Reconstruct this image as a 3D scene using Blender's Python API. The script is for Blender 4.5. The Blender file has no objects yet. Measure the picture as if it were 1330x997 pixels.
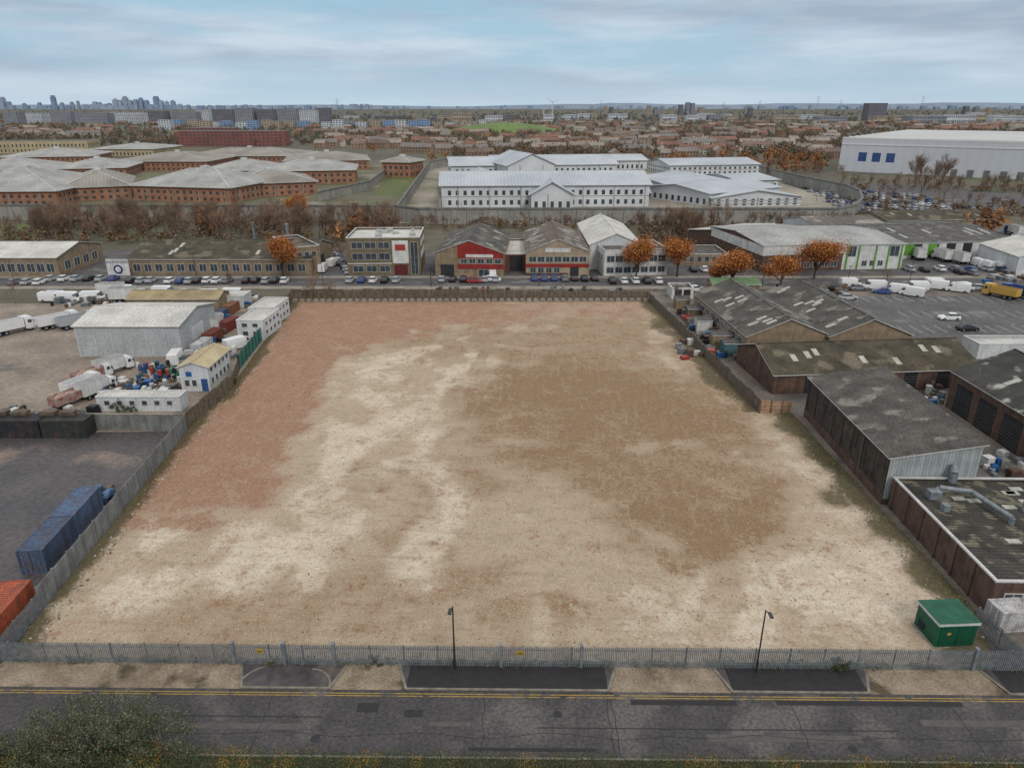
import bpy, math, random, numpy as np
from mathutils import Vector, Matrix, noise as mn
random.seed(7); rng=np.random.default_rng(7)
R=random.random
def U(a,b): return a+(b-a)*R()
# ---------------------------------------------------------------- survey: camera 42 m up, 21.3 deg down
HC=42.0; PT=math.radians(21.3); F=923.0
cp,sp=math.cos(PT),math.sin(PT)
def G(u,v,z=0.0):
    x=(u-665)/F; k=(498.5-v)/F
    d=Vector((x,cp+k*sp,-sp+k*cp)); t=(z-HC)/d.z
    return Vector((d.x*t,d.y*t,z))
def hgt(u,v,vt):
    y=G(u,v).y; k=(498.5-vt)/F
    return HC+y*(k*cp-sp)/(cp+k*sp)
def S(r,g,b,k=1.0):
    f=lambda c:(c/255/12.92 if c<10 else ((c/255+.055)/1.055)**2.4)
    return (f(r)*k,f(g)*k,f(b)*k,1)
scene=bpy.context.scene
# ---------------------------------------------------------------- materials
MC={}
def M(name,c1=(.5,.5,.5,1),c2=None,sc=.5,rough=.85,bump=.15,stripe=None,c3=None,c3sc=.15,c3t=.55,streak=0,metal=0,fine=.25,objcol=False,spec=.3):
    if name in MC: return MC[name]
    m=bpy.data.materials.new(name); m.use_nodes=True; nt=m.node_tree; N=nt.nodes; L=nt.links
    b=N['Principled BSDF']; b.inputs['Roughness'].default_value=rough; b.inputs['Metallic'].default_value=metal
    b.inputs['Specular IOR Level'].default_value=spec
    tc=N.new('ShaderNodeTexCoord'); co=tc.outputs['Object']
    def noise(s,det=3,vec=None):
        n=N.new('ShaderNodeTexNoise'); n.inputs['Scale'].default_value=s; n.inputs['Detail'].default_value=det
        L.new(vec or co,n.inputs['Vector']); return n.outputs['Fac']
    def mr(x,a,b_,c=0,d=1):
        n=N.new('ShaderNodeMapRange'); L.new(x,n.inputs[0])
        for i,q in enumerate((a,b_,c,d)): n.inputs[i+1].default_value=q
        return n.outputs[0]
    def mix(f,a,c,mode='MIX'):
        n=N.new('ShaderNodeMix'); n.data_type='RGBA'; n.blend_type=mode
        if isinstance(f,float): n.inputs[0].default_value=f
        else: L.new(f,n.inputs[0])
        for s_,q in ((n.inputs[6],a),(n.inputs[7],c)):
            if isinstance(q,tuple): s_.default_value=q
            else: L.new(q,s_)
        return n.outputs[2]
    if c2 is None: c2=tuple(x*.75 for x in c1[:3])+(1,)
    if objcol:
        oi=N.new('ShaderNodeObjectInfo'); base=oi.outputs['Color']
        col=mix(mr(noise(sc),.45,.75,0,.5*fine*2),base,c2)
    else: col=mix(mr(noise(sc),.33,.67),c1,c2)
    if c3: col=mix(mr(noise(c3sc,5),c3t,c3t+.09),col,c3)
    if streak:
        mp=N.new('ShaderNodeMapping'); mp.inputs['Scale'].default_value=(2.2,2.2,.18); L.new(co,mp.inputs[0])
        s_=mr(noise(1,4,mp.outputs[0]),.35,.7,1,1-streak)
        cc=N.new('ShaderNodeCombineColor'); [L.new(s_,cc.inputs[i]) for i in range(3)]
        col=mix(1.0,col,cc.outputs[0],'MULTIPLY')
    f=mr(noise(sc*11,3),.3,.7,1-fine,1+fine*.4)
    hgtv=f
    if stripe:
        ax,per,dk=stripe; sx=N.new('ShaderNodeSeparateXYZ'); L.new(co,sx.inputs[0])
        def mth(op,a,c):
            n=N.new('ShaderNodeMath'); n.operation=op
            for i,q in enumerate((a,c)):
                if q is None: continue
                if isinstance(q,(int,float)): n.inputs[i].default_value=q
                else: L.new(q,n.inputs[i])
            return n.outputs[0]
        a={'x':sx.outputs[0],'y':sx.outputs[1],'z':sx.outputs[2]}.get(ax)
        if a is None: a=mth('ADD',sx.outputs[0],sx.outputs[1])
        w=mth('SINE',mth('MULTIPLY',a,6.2832/per),None)
        f=mth('MULTIPLY',f,mr(w,-1,1,1-dk,1)); hgtv=mth('ADD',hgtv,w)
    cc=N.new('ShaderNodeCombineColor'); [L.new(f,cc.inputs[i]) for i in range(3)]
    col=mix(1.0,col,cc.outputs[0],'MULTIPLY'); L.new(col,b.inputs['Base Color'])
    if bump:
        bp=N.new('ShaderNodeBump'); bp.inputs['Strength'].default_value=bump; bp.inputs['Distance'].default_value=.06
        L.new(hgtv,bp.inputs['Height']); L.new(bp.outputs[0],b.inputs['Normal'])
    MC[name]=m; return m
glass=M('window_glass',(.03,.04,.05,1),(.06,.075,.09,1),sc=.8,rough=.12,bump=0,spec=.6)
frame=M('window_frame',(.55,.55,.54,1),rough=.5,bump=0)
asph=M('asphalt',S(92,90,91),S(76,74,75),sc=.22,c3=S(112,108,104),c3sc=.12,c3t=.58,fine=.35,bump=.3)
asph_d=M('asphalt_damp',S(86,81,81),S(68,65,67),sc=.15,rough=.5,c3=S(124,110,98),c3sc=.08,c3t=.57,fine=.4,bump=.3)
conc=M('concrete',S(146,139,130),S(124,117,108),sc=.3,c3=S(104,94,82),c3sc=.25,c3t=.6,fine=.3,bump=.3)
conc_w=M('concrete_wall_grey',S(126,126,122),S(102,102,100),sc=.6,streak=.35)
galv=M('galvanised_steel',S(136,142,147),S(106,112,117),sc=2,rough=.5,metal=.3)
wood=M('weathered_timber',S(128,113,97),S(98,86,74),sc=1.2,streak=.3,stripe=('xy',.3,.35))
white=M('white_cladding',S(208,211,212),S(186,189,191),sc=.3,streak=.18,rough=.6,stripe=('xy',.5,.08))
whitep=M('white_paint',S(210,210,208),S(182,182,178),sc=.5,rough=.6,streak=.2)
grey_r=M('roof_sheet_grey_x',S(100,98,95),S(76,74,71),sc=.35,stripe=('x',.45,.3),c3=S(126,124,116),c3sc=.4,c3t=.58)
grey_ry=M('roof_sheet_grey_y',S(104,100,94),S(76,73,68),sc=.35,stripe=('y',.45,.3),c3=S(140,136,126),c3sc=.3,c3t=.55,streak=.2,fine=.5)
moss_r=M('roof_sheet_mossy',S(88,80,66),S(60,58,46),sc=.4,stripe=('x',.45,.3),c3=S(116,107,90),c3sc=.25,c3t=.54,fine=.45)
dark_ry=M('roof_sheet_dark',S(78,74,68),S(52,51,46),sc=.6,stripe=('y',.5,.4),c3=S(116,111,94),c3sc=.7,c3t=.54,fine=.45)
light_r=M('roof_sheet_light',S(170,170,167),S(142,142,139),sc=.12,stripe=('x',1.,.12),streak=.1)
pale_r=M('roof_pale',S(200,198,192),S(174,172,167),sc=.2,stripe=('x',.8,.1))
brick_r=M('brick_red',S(106,82,71),S(78,63,56),sc=.9,streak=.35)
brick_o=M('brick_orange',S(160,114,88),S(136,96,76),sc=.3,streak=.15,fine=.15)
brick_t=M('brick_tan',S(146,128,106),S(120,104,86),sc=.8,streak=.2)
redp=M('red_paint',S(146,46,42),S(118,38,36),sc=.5,rough=.5)
greenp=M('green_paint',S(26,94,68),S(18,74,54),sc=1.2,rough=.5,streak=.2)
limep=M('lime_paint',S(96,146,56),S(80,126,48),sc=.6,rough=.5)
dark=M('dark_metal',S(44,46,50),S(34,34,38),sc=1,rough=.5)
rubber=M('tyre_rubber',S(30,30,30),sc=3,rough=.9)
paint=M('vehicle_paint',c2=S(70,66,60),sc=.9,rough=.35,bump=0,objcol=True,fine=.1,spec=.5)
contp=M('container_paint',c2=S(104,76,60),sc=.9,rough=.6,bump=.1,objcol=True,fine=.6,streak=.35)
skyl=M('rooflight',S(178,178,166),S(146,146,136),sc=1,rough=.4,fine=.4)
yel=M('yellow_paint',S(180,148,62),S(146,122,62),sc=3,rough=.7,c3=S(104,98,88),c3sc=1.2,c3t=.54)
trunk=M('bark',S(82,70,60),S(60,50,44),sc=2)
# ---------------------------------------------------------------- mesh builder
class MB:
    def __init__(s): s.v=[];s.f=[];s.m=[];s.mats=[]
    def mi(s,mat):
        if mat not in s.mats: s.mats.append(mat)
        return s.mats.index(mat)
    def poly(s,pts,mat):
        n=len(s.v); s.v+=[tuple(p) for p in pts]; s.f.append(tuple(range(n,n+len(pts)))); s.m.append(s.mi(mat)); return s
    def box(s,x0,x1,y0,y1,z0,z1,mat,T=None):
        n=len(s.v); P=[(x,y,z) for z in (z0,z1) for y in (y0,y1) for x in (x0,x1)]
        if T is not None: P=[tuple(T@Vector(p)) for p in P]
        s.v+=P; k=s.mi(mat)
        for q in ((0,2,3,1),(4,5,7,6),(0,1,5,4),(1,3,7,5),(3,2,6,7),(2,0,4,6)): s.f.append(tuple(n+i for i in q)); s.m.append(k)
        return s
    def prism(s,prof,y0,y1,mat,T=None):
        n=len(s.v); c=len(prof)
        P=[(x,y0,z) for x,z in prof]+[(x,y1,z) for x,z in prof]
        if T is not None: P=[tuple(T@Vector(p)) for p in P]
        s.v+=P; k=s.mi(mat)
        s.f.append(tuple(range(n,n+c))); s.f.append(tuple(range(n+2*c-1,n+c-1,-1))); s.m+=[k,k]
        for i in range(c):
            j=(i+1)%c; s.f.append((n+i,n+c+i,n+c+j,n+j)); s.m.append(k)
        return s
    def cyl(s,p0,p1,r0,r1,k,mat,caps=True):
        p0,p1=Vector(p0),Vector(p1); d=(p1-p0).normalized(); a=d.orthogonal().normalized(); b=d.cross(a); n=len(s.v); mi=s.mi(mat)
        for p,r in ((p0,r0),(p1,r1)):
            for i in range(k):
                t=6.28318*i/k; s.v.append(tuple(p+a*(r*math.cos(t))+b*(r*math.sin(t))))
        for i in range(k): s.f.append((n+i,n+(i+1)%k,n+k+(i+1)%k,n+k+i)); s.m.append(mi)
        if caps: s.f.append(tuple(range(n+k-1,n-1,-1))); s.f.append(tuple(range(n+k,n+2*k))); s.m+=[mi,mi]
        return s
    def mesh(s,name):
        me=bpy.data.meshes.new(name); me.from_pydata(s.v,[],s.f)
        for m in s.mats: me.materials.append(m)
        me.polygons.foreach_set('material_index',s.m); me.update(); return me
def obj(name,data,parent=None,loc=(0,0,0),rz=0,sc=1,color=None):
    if isinstance(data,MB): data=data.mesh(name)
    o=bpy.data.objects.new(name,data); scene.collection.objects.link(o)
    o.location=loc; o.rotation_euler=(0,0,rz); o.scale=(sc,)*3 if isinstance(sc,(int,float)) else sc
    if parent: o.parent=parent
    if color: o.color=color
    return o
def qmesh(name,V,Fq,mi,mats):
    me=bpy.data.meshes.new(name); n=len(Fq)
    me.vertices.add(len(V)); me.vertices.foreach_set('co',np.asarray(V,dtype=np.float32).ravel())
    me.loops.add(n*4); me.loops.foreach_set('vertex_index',np.asarray(Fq,dtype=np.int32).ravel())
    me.polygons.add(n); me.polygons.foreach_set('loop_start',np.arange(0,n*4,4,dtype=np.int32))
    for m in mats: me.materials.append(m)
    me.polygons.foreach_set('material_index',np.asarray(mi,dtype=np.int32)); me.update(calc_edges=True); return me
def sheet(name,pts,z,mat): 
    return obj(name,MB().poly([(p.x,p.y,z) for p in pts],mat))
def ang(A,B): return math.atan2(B.y-A.y,B.x-A.x)
# ---------------------------------------------------------------- world / sun / camera
w=bpy.data.worlds.new('World'); scene.world=w; w.use_nodes=True; nt=w.node_tree; N=nt.nodes; L=nt.links
bg=N['Background']; bg.inputs[1].default_value=.1
az=math.radians(160); el=math.radians(38)
sk=N.new('ShaderNodeTexSky'); sk.sky_type='NISHITA'; sk.sun_disc=False; sk.sun_elevation=el; sk.sun_rotation=az; sk.air_density=1; sk.dust_density=2
tc=N.new('ShaderNodeTexCoord'); mp=N.new('ShaderNodeMapping'); mp.inputs['Scale'].default_value=(2.4,2.4,17); mp.inputs['Location'].default_value=(.6,0,.35); L.new(tc.outputs['Generated'],mp.inputs[0])
n1=N.new('ShaderNodeTexNoise'); n1.inputs['Scale'].default_value=1.1; n1.inputs['Detail'].default_value=8; n1.inputs['Roughness'].default_value=.55; L.new(mp.outputs[0],n1.inputs['Vector'])
mp2=N.new('ShaderNodeMapping'); mp2.inputs['Scale'].default_value=(1.6,1.6,12); mp2.inputs['Location'].default_value=(3,1,2); L.new(tc.outputs['Generated'],mp2.inputs[0])
n2=N.new('ShaderNodeTexNoise'); n2.inputs['Scale'].default_value=1.8; n2.inputs['Detail'].default_value=7; n2.inputs['Roughness'].default_value=.55; L.new(mp2.outputs[0],n2.inputs['Vector'])
rc=N.new('ShaderNodeValToRGB'); rc.color_ramp.elements[0].position=.4; rc.color_ramp.elements[0].color=(3.7,4.6,5.7,1); rc.color_ramp.elements[1].position=.62; rc.color_ramp.elements[1].color=(5.9,6.9,7.9,1)
L.new(n2.outputs[0],rc.inputs[0])
rm=N.new('ShaderNodeMapRange'); rm.inputs[1].default_value=.4; rm.inputs[2].default_value=.56; rm.inputs[3].default_value=.2; L.new(n1.outputs[0],rm.inputs[0])
def WM(f,a,b):
    n=N.new('ShaderNodeMix'); n.data_type='RGBA'
    for s_,q in ((n.inputs[0],f),(n.inputs[6],a),(n.inputs[7],b)):
        if isinstance(q,(float,tuple)): s_.default_value=q
        else: L.new(q,s_)
    return n.outputs[2]
def WR(x,a,b,c,d):
    n=N.new('ShaderNodeMapRange'); L.new(x,n.inputs[0])
    for i,q in enumerate((a,b,c,d)): n.inputs[i+1].default_value=q
    return n.outputs[0]
sx=N.new('ShaderNodeSeparateXYZ'); L.new(tc.outputs['Generated'],sx.inputs[0]); Z=sx.outputs[2]
c_=WM(.85,sk.outputs[0],(3.4,5.7,7.3,1)); c_=WM(rm.outputs[0],c_,rc.outputs[0])
c_=WM(WR(Z,0,.06,.7,0),c_,(5.7,6.9,7.9,1))
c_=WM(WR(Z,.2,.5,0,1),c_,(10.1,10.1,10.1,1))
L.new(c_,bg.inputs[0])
sl=bpy.data.lights.new('sun','SUN'); sl.energy=1.4; sl.angle=math.radians(12); sl.color=(1,.95,.88)
so=bpy.data.objects.new('sun',sl); scene.collection.objects.link(so)
sd=Vector((math.sin(az)*math.cos(el),math.cos(az)*math.cos(el),math.sin(el))); so.rotation_euler=sd.to_track_quat('Z','Y').to_euler(); so.location=(0,-50,120)
cam=bpy.data.cameras.new('camera'); cam.sensor_width=36; cam.lens=36*F/1330; cam.clip_end=80000
co=bpy.data.objects.new('camera',cam); scene.collection.objects.link(co); co.location=(0,0,HC); co.rotation_euler=(math.pi/2-PT,0,0); scene.camera=co
scene.view_settings.view_transform='Standard'; scene.view_settings.look='None'; scene.view_settings.exposure=0
# ---------------------------------------------------------------- ground sheets
land=M('land',S(98,92,76),S(78,76,66),sc=.012,c3=S(86,92,66),c3sc=.01,c3t=.57,fine=.3,bump=0)
sheet('ground',[Vector((-40000,-300,0)),Vector((40000,-300,0)),Vector((40000,60000,0)),Vector((-40000,60000,0))],-.06,land)
grass=M('grass',S(92,102,56),S(76,86,48),sc=.2,c3=S(112,104,72),c3sc=.1,c3t=.58)
yard_c=M('yard_concrete',S(148,136,124),S(122,110,100),sc=.12,c3=S(104,97,92),c3sc=.09,c3t=.56,fine=.3,bump=.2)
sheet('yard',[G(-900,866),G(5,862),G(58,792),G(243,560),G(-500,566)],.0,asph_d)
sheet('yard',[G(-500,566),G(243,560),G(300,503),G(378,394),G(-500,394)],.0,yard_c)
sheet('yard',[G(1290,868),G(1275,805),G(1030,540),G(985,537),G(843,391),G(830,378),G(2200,378),G(2400,868)],.0,M('yard_worn',S(124,115,106),S(98,91,84),sc=.2,c3=S(88,85,82),c3sc=.12,c3t=.52,fine=.3))
sheet('car_park',[G(1075,385),G(1650,382),G(1900,462),G(1190,455)],.01,M('asphalt_carpark',S(98,96,96),S(82,81,82),sc=.1,c3=S(114,111,109),c3sc=.15,c3t=.58,fine=.35))
ra,rb=G(600,372).y,G(600,361.5).y
obj('road',MB().box(-420,420,ra,rb,-.05,.0,asph))
obj('pavement',MB().box(-420,420,ra-3,ra,-.05,.12,conc).box(-420,420,rb,rb+2.5,-.05,.12,conc))
mk=MB(); x=-400
while x<400: mk.box(x,x+2,(ra+rb)/2-.08,(ra+rb)/2+.08,.002,.006,whitep); x+=5
obj('road_marking',mk)
sheet('forecourt',[Vector((-300,rb+2.5,0)),Vector((330,rb+2.5,0)),G(1500,325),G(-300,325)],-.02,asph)
sheet('forecourt',[G(1010,322),G(1500,322),G(1500,292),G(1060,292)],.0,asph)
sheet('lawn',[G(893,327),G(955,327),G(940,315),G(893,315)],.03,grass)
sheet('lawn',[G(-200,312),G(48,312),G(60,292),G(-200,292)],.03,grass)
prg=M('prison_ground',S(154,147,136),S(128,121,108),sc=.05,fine=.2,c3=S(112,112,88),c3sc=.03,c3t=.56)
sheet('prison_ground',[G(515,290),G(1100,291),G(1115,262),G(985,222),G(560,212)],.02,prg)
sheet('prison_ground',[G(-200,284),G(515,286),G(560,212),G(-200,214)],.02,M('prison_grass',S(104,102,78),S(88,86,68),sc=.05,c3=S(128,120,106),c3sc=.04,c3t=.55))
sheet('lawn',[G(484,252),G(520,256),G(545,228),G(508,226)],.06,grass)
sheet('car_park',[G(1015,238),G(1165,282),G(1330,276),G(1230,240)],.05,asph)
sheet('road',[G(1100,250),G(1330,275),G(1420,275),G(1420,262),G(1180,240)],.08,asph)
# ---------------------------------------------------------------- front street
O=G(665,897); AN=ang(G(0,891),G(1330,903))
def ST(a,b,z=0): return Vector((O.x+a*math.cos(AN)-b*math.sin(AN),O.y+a*math.sin(AN)+b*math.cos(AN),z))
TM=Matrix.Translation(O)@Matrix.Rotation(AN,4,'Z')
def sobj(name,mb): o=obj(name,mb); o.matrix_world=TM; return o
RW=6.05; FB=2.5
front=M('asphalt_front',S(76,73,74),S(60,58,59),sc=.35,rough=.6,c3=S(92,88,86),c3sc=.16,c3t=.53,fine=.5,bump=.4)
sobj('road',MB().box(-150,150,-RW,0,-.12,0,front))
pt=MB()
patch=M('asphalt_patch',S(50,48,50),S(42,40,42),sc=1.5,rough=.7,fine=.4)
patl=M('asphalt_patch_light',S(92,88,86),S(78,75,74),sc=1.5,rough=.7,fine=.4)
for (a,b,l,d) in ((-11.6,-1.3,1.6,.9),(-8,-1.9,1.4,.7),(9,-.75,8,.5),(20,-.7,14,.45),(2,-3.4,26,.1),(-32,-2.6,18,.1),(-3,-5.2,9,.3)): pt.box(a,a+l,b-d,b,.001,.005,patch)
for (a,b,l,d) in ((-24,-3.3,9,.5),(14,-3.9,11,.6),(30,-2.4,9,.6),(-6,-3.0,3,.4)): pt.box(a,a+l,b-d,b,.001,.0045,patl)
for a in (-18.3,-2.1,7.2,7.6,21,33): 
    b=0;p_=0
    while b>-RW:
        o_=U(-.12,.12); pt.poly([(a+p_,b,.007),(a+p_+.06,b,.007),(a+o_+.06,b-.6,.007),(a+o_,b-.6,.007)],patch); b-=.6; p_=o_
x=-45;p_=0
while x<45:
    o_=mn.noise(Vector((x*.2,0,0)))*.5; pt.poly([(x,-4.2+p_,.007),(x+.5,-4.2+o_,.007),(x+.5,-4.15+o_,.007),(x,-4.15+p_,.007)],patch); x+=.5; p_=o_
for a,b in ((-14,-4.6),(3.4,-2.2),(24,-5)): pt.cyl((a,b,.002),(a,b,.009),.33,.33,16,dark)
sobj('road_patch',pt)
yl=MB()
for b in (-.32,-.56):
    x=-150
    while x<150:
        l=U(1.5,9); yl.box(x,x+l,b-.075,b,.009,.012,yel); x+=l+(.02 if R()<.8 else .5)
sobj('road_marking',yl)
dw=M('crossover_concrete',S(150,136,118),S(120,106,90),sc=.5,c3=S(84,74,60),c3sc=.3,c3t=.54,fine=.35,bump=.3)
kerbm=M('kerb_stone',S(136,132,122),S(106,100,91),sc=1.5,fine=.3)
cr=[(-42.,-21.),(-14.2,-8.2),(7.4,17),(27.4,38.2)]
pv=MB(); kb=MB(); cx=MB(); a=-150
for (s,e) in cr+[(150,150)]:
    if a<s: pv.box(a,s,.15,FB+.6,-.1,.12,dw if a<-100 else (asph_d if a<-10 else patch)); kb.box(a,s,0,.15,-.1,.125,kerbm)
    if s<e:
        cx.poly([(s,0,.006),(e,0,.006),(e-1.1,FB+.6,.12),(s+1.1,FB+.6,.12)],dw)
        for q in ((s,s+1.1),(e,e-1.1)):
            kb.poly([(q[0]-.1,0,.128),(q[0]+.12,0,.128),(q[1]+.12,FB+.6,.135),(q[1]-.1,FB+.6,.135)],kerbm)
            pv.poly([(q[0],0.02,.118),(q[1],FB+.6,.121),(q[0],FB+.6,.121)],asph_d)
    a=e
for c,r_ in ((-19.2,2.2),(-16,1.9)):
    for i in range(7):
        t0,t1=math.pi*i/14+(0 if c>-18 else 1.57),math.pi*(i+1)/14+(0 if c>-18 else 1.57); f=lambda t,r:(c+r*math.cos(t),.18+r*math.sin(t),.137); kb.poly([f(t0,r_-.15),f(t0,r_),f(t1,r_),f(t1,r_-.15)],kerbm)
sobj('pavement',pv); sobj('kerb',kb); sobj('driveway_crossover',cx)
sobj('kerb',MB().box(-150,150,-RW-.15,-RW,-.1,.1,kerbm))
sheet('verge',[ST(-150,-RW-.15),ST(150,-RW-.15),ST(150,-60),ST(-150,-60)],.03,M('verge_soil',S(70,66,46),S(52,52,38),sc=1.5,fine=.4))
# ---------------------------------------------------------------- vacant site
pl=[G(5,862),G(58,792),G(243,560),G(300,503),G(378,398)]; pr=[G(1290,868),G(1275,805),G(1030,540),G(1029,537),G(985,536),G(843,391)]
fy=lambda x: O.y+(x-O.x)*math.tan(AN)+FB+.4
def xl(y): return np.interp(y,[p.y for p in pl],[p.x for p in pl])
def xr(y): return np.interp(y,[p.y for p in pr],[p.x for p in pr])
def sdf(P,poly):
    poly=np.array([(p.x,p.y) for p in poly]); d=np.full(len(P),1e9); ins=np.zeros(len(P),bool)
    for i in range(len(poly)):
        a,b=poly[i],poly[(i+1)%len(poly)]; ab=b-a; ap=P-a
        t=np.clip((ap@ab)/(ab@ab),0,1); d=np.minimum(d,np.linalg.norm(ap-t[:,None]*ab,axis=1))
        c=((a[1]>P[:,1])!=(b[1]>P[:,1]))&(P[:,0]<(b[0]-a[0])*(P[:,1]-a[1])/(b[1]-a[1]+1e-12)+a[0]); ins^=c
    return np.where(ins,d,-d)
def sm(x,a,b): t=np.clip((x-a)/(b-a),0,1); return t*t*(3-2*t)
NY,NX=250,180; yend=G(600,389).y
P=[]
for j in range(NY+1):
    t=j/NY; y=44+(yend-44)*t**1.25
    a,b=xl(y),xr(y)
    for i in range(NX+1):
        x=a+(b-a)*i/NX; yy=max(y,fy(x)) if j<8 else y
        P.append((x,yy))
P=np.array(P)
def nzf(x,y):
    wx=x+6*mn.noise(Vector((x*.05,y*.05,3))); wy=y+6*mn.noise(Vector((x*.05,y*.05,7)))
    return (mn.fractal(Vector((x*.06,y*.06,1)),1,2,5),mn.fractal(Vector((x*.16,y*.16,9)),1,2,5),mn.fractal(Vector(((wx+wy*.1)*.05,(wy-wx*.12)*.17,5)),1,2,5),mn.fractal(Vector(((wx-wy*.2)*.17,(wy+wx*.2)*.05,15)),1,2,5))
nz=np.array([nzf(x,y) for x,y in P])
Lp=lambda l:[G(u,v) for u,v in l]
red=sdf(P,Lp([(150,710),(190,668),(345,668),(385,640),(400,590),(430,540),(440,490),(470,455),(560,432),(700,418),(850,412),(850,385),(360,385),(200,560)]))
bro=sdf(P,Lp([(590,500),(640,470),(800,452),(930,470),(985,520),(1010,600),(1055,660),(1050,705),(940,715),(880,760),(800,745),(760,690),(700,670),(620,620),(575,560)]))
bro2=sdf(P,Lp([(480,450),(640,405),(850,400),(905,460),(880,500),(620,480)]))
pal=sdf(P,Lp([(440,480),(600,440),(640,470),(570,520),(560,600),(640,670),(560,760),(420,720),(380,660)]))
pal2=sdf(P,Lp([(880,480),(1000,560),(1215,765),(1200,835),(900,830),(820,760),(1060,720),(1050,640),(1000,570)]))
pal3=sdf(P,Lp([(190,672),(350,672),(430,700),(400,760),(250,770),(100,790),(90,760)]))
oli=sdf(P,Lp([(440,760),(560,700),(700,690),(720,830),(300,840),(120,800),(250,740)]))
dkp=sdf(P,Lp([(640,470),(900,480),(960,560),(700,620),(600,540)])); dk2=sdf(P,Lp([(760,640),(1030,660),(1000,710),(860,745),(780,720)]))
zr=np.clip(sm(red+nz[:,0]*5+nz[:,1]*4,-2,3.5),0,1)*(.5+.4*sm(-P[:,0]+nz[:,0]*8,-20,25))
zb=np.maximum(.85*sm(bro+nz[:,0]*9+nz[:,1]*6+nz[:,2]*5,-6,8),.6*sm(bro2+nz[:,0]*6+nz[:,1]*4,-6,6))*(1-zr)
zb=np.maximum(zb,1.15*np.maximum(sm(dkp+nz[:,0]*9+nz[:,1]*8,-2,9),sm(dk2+nz[:,0]*6+nz[:,1]*7,-2,5)))
zb=np.maximum(zb,.6*sm(oli+nz[:,0]*8+nz[:,2]*9+nz[:,1]*5,-3,5)*(1-zr))
zb=np.maximum(zb,sm(nz[:,1]+nz[:,2]*.8,.1,.8)*.75)
zp=np.clip(np.maximum(np.maximum(sm(pal+nz[:,1]*6,-4,5),sm(pal3+nz[:,1]*6,-3,4)),sm(pal2+nz[:,1]*8,-5,6))*.9*sm(nz[:,1]+nz[:,3],-.45,.45)+sm(nz[:,2]+nz[:,3]*.7,.1,.8)*.55,0,1)*(1-.85*zr)
zb=np.clip(zb-zp*.45,0,1.15)
edge=np.minimum(P[:,0]-xl(P[:,1]),(xr(P[:,1])-P[:,0])*.55)
ze=1-sm(edge+nz[:,1]*1.5,.4,2.6)
zz=.03+nz[:,1]*.05+np.clip(nz[:,2],-1,1)*.03+ze*.12
V=np.column_stack([P,zz]); Fq=[]
for j in range(NY):
    for i in range(NX):
        a=j*(NX+1)+i; Fq.append((a,a+1,a+NX+2,a+NX+1))
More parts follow.
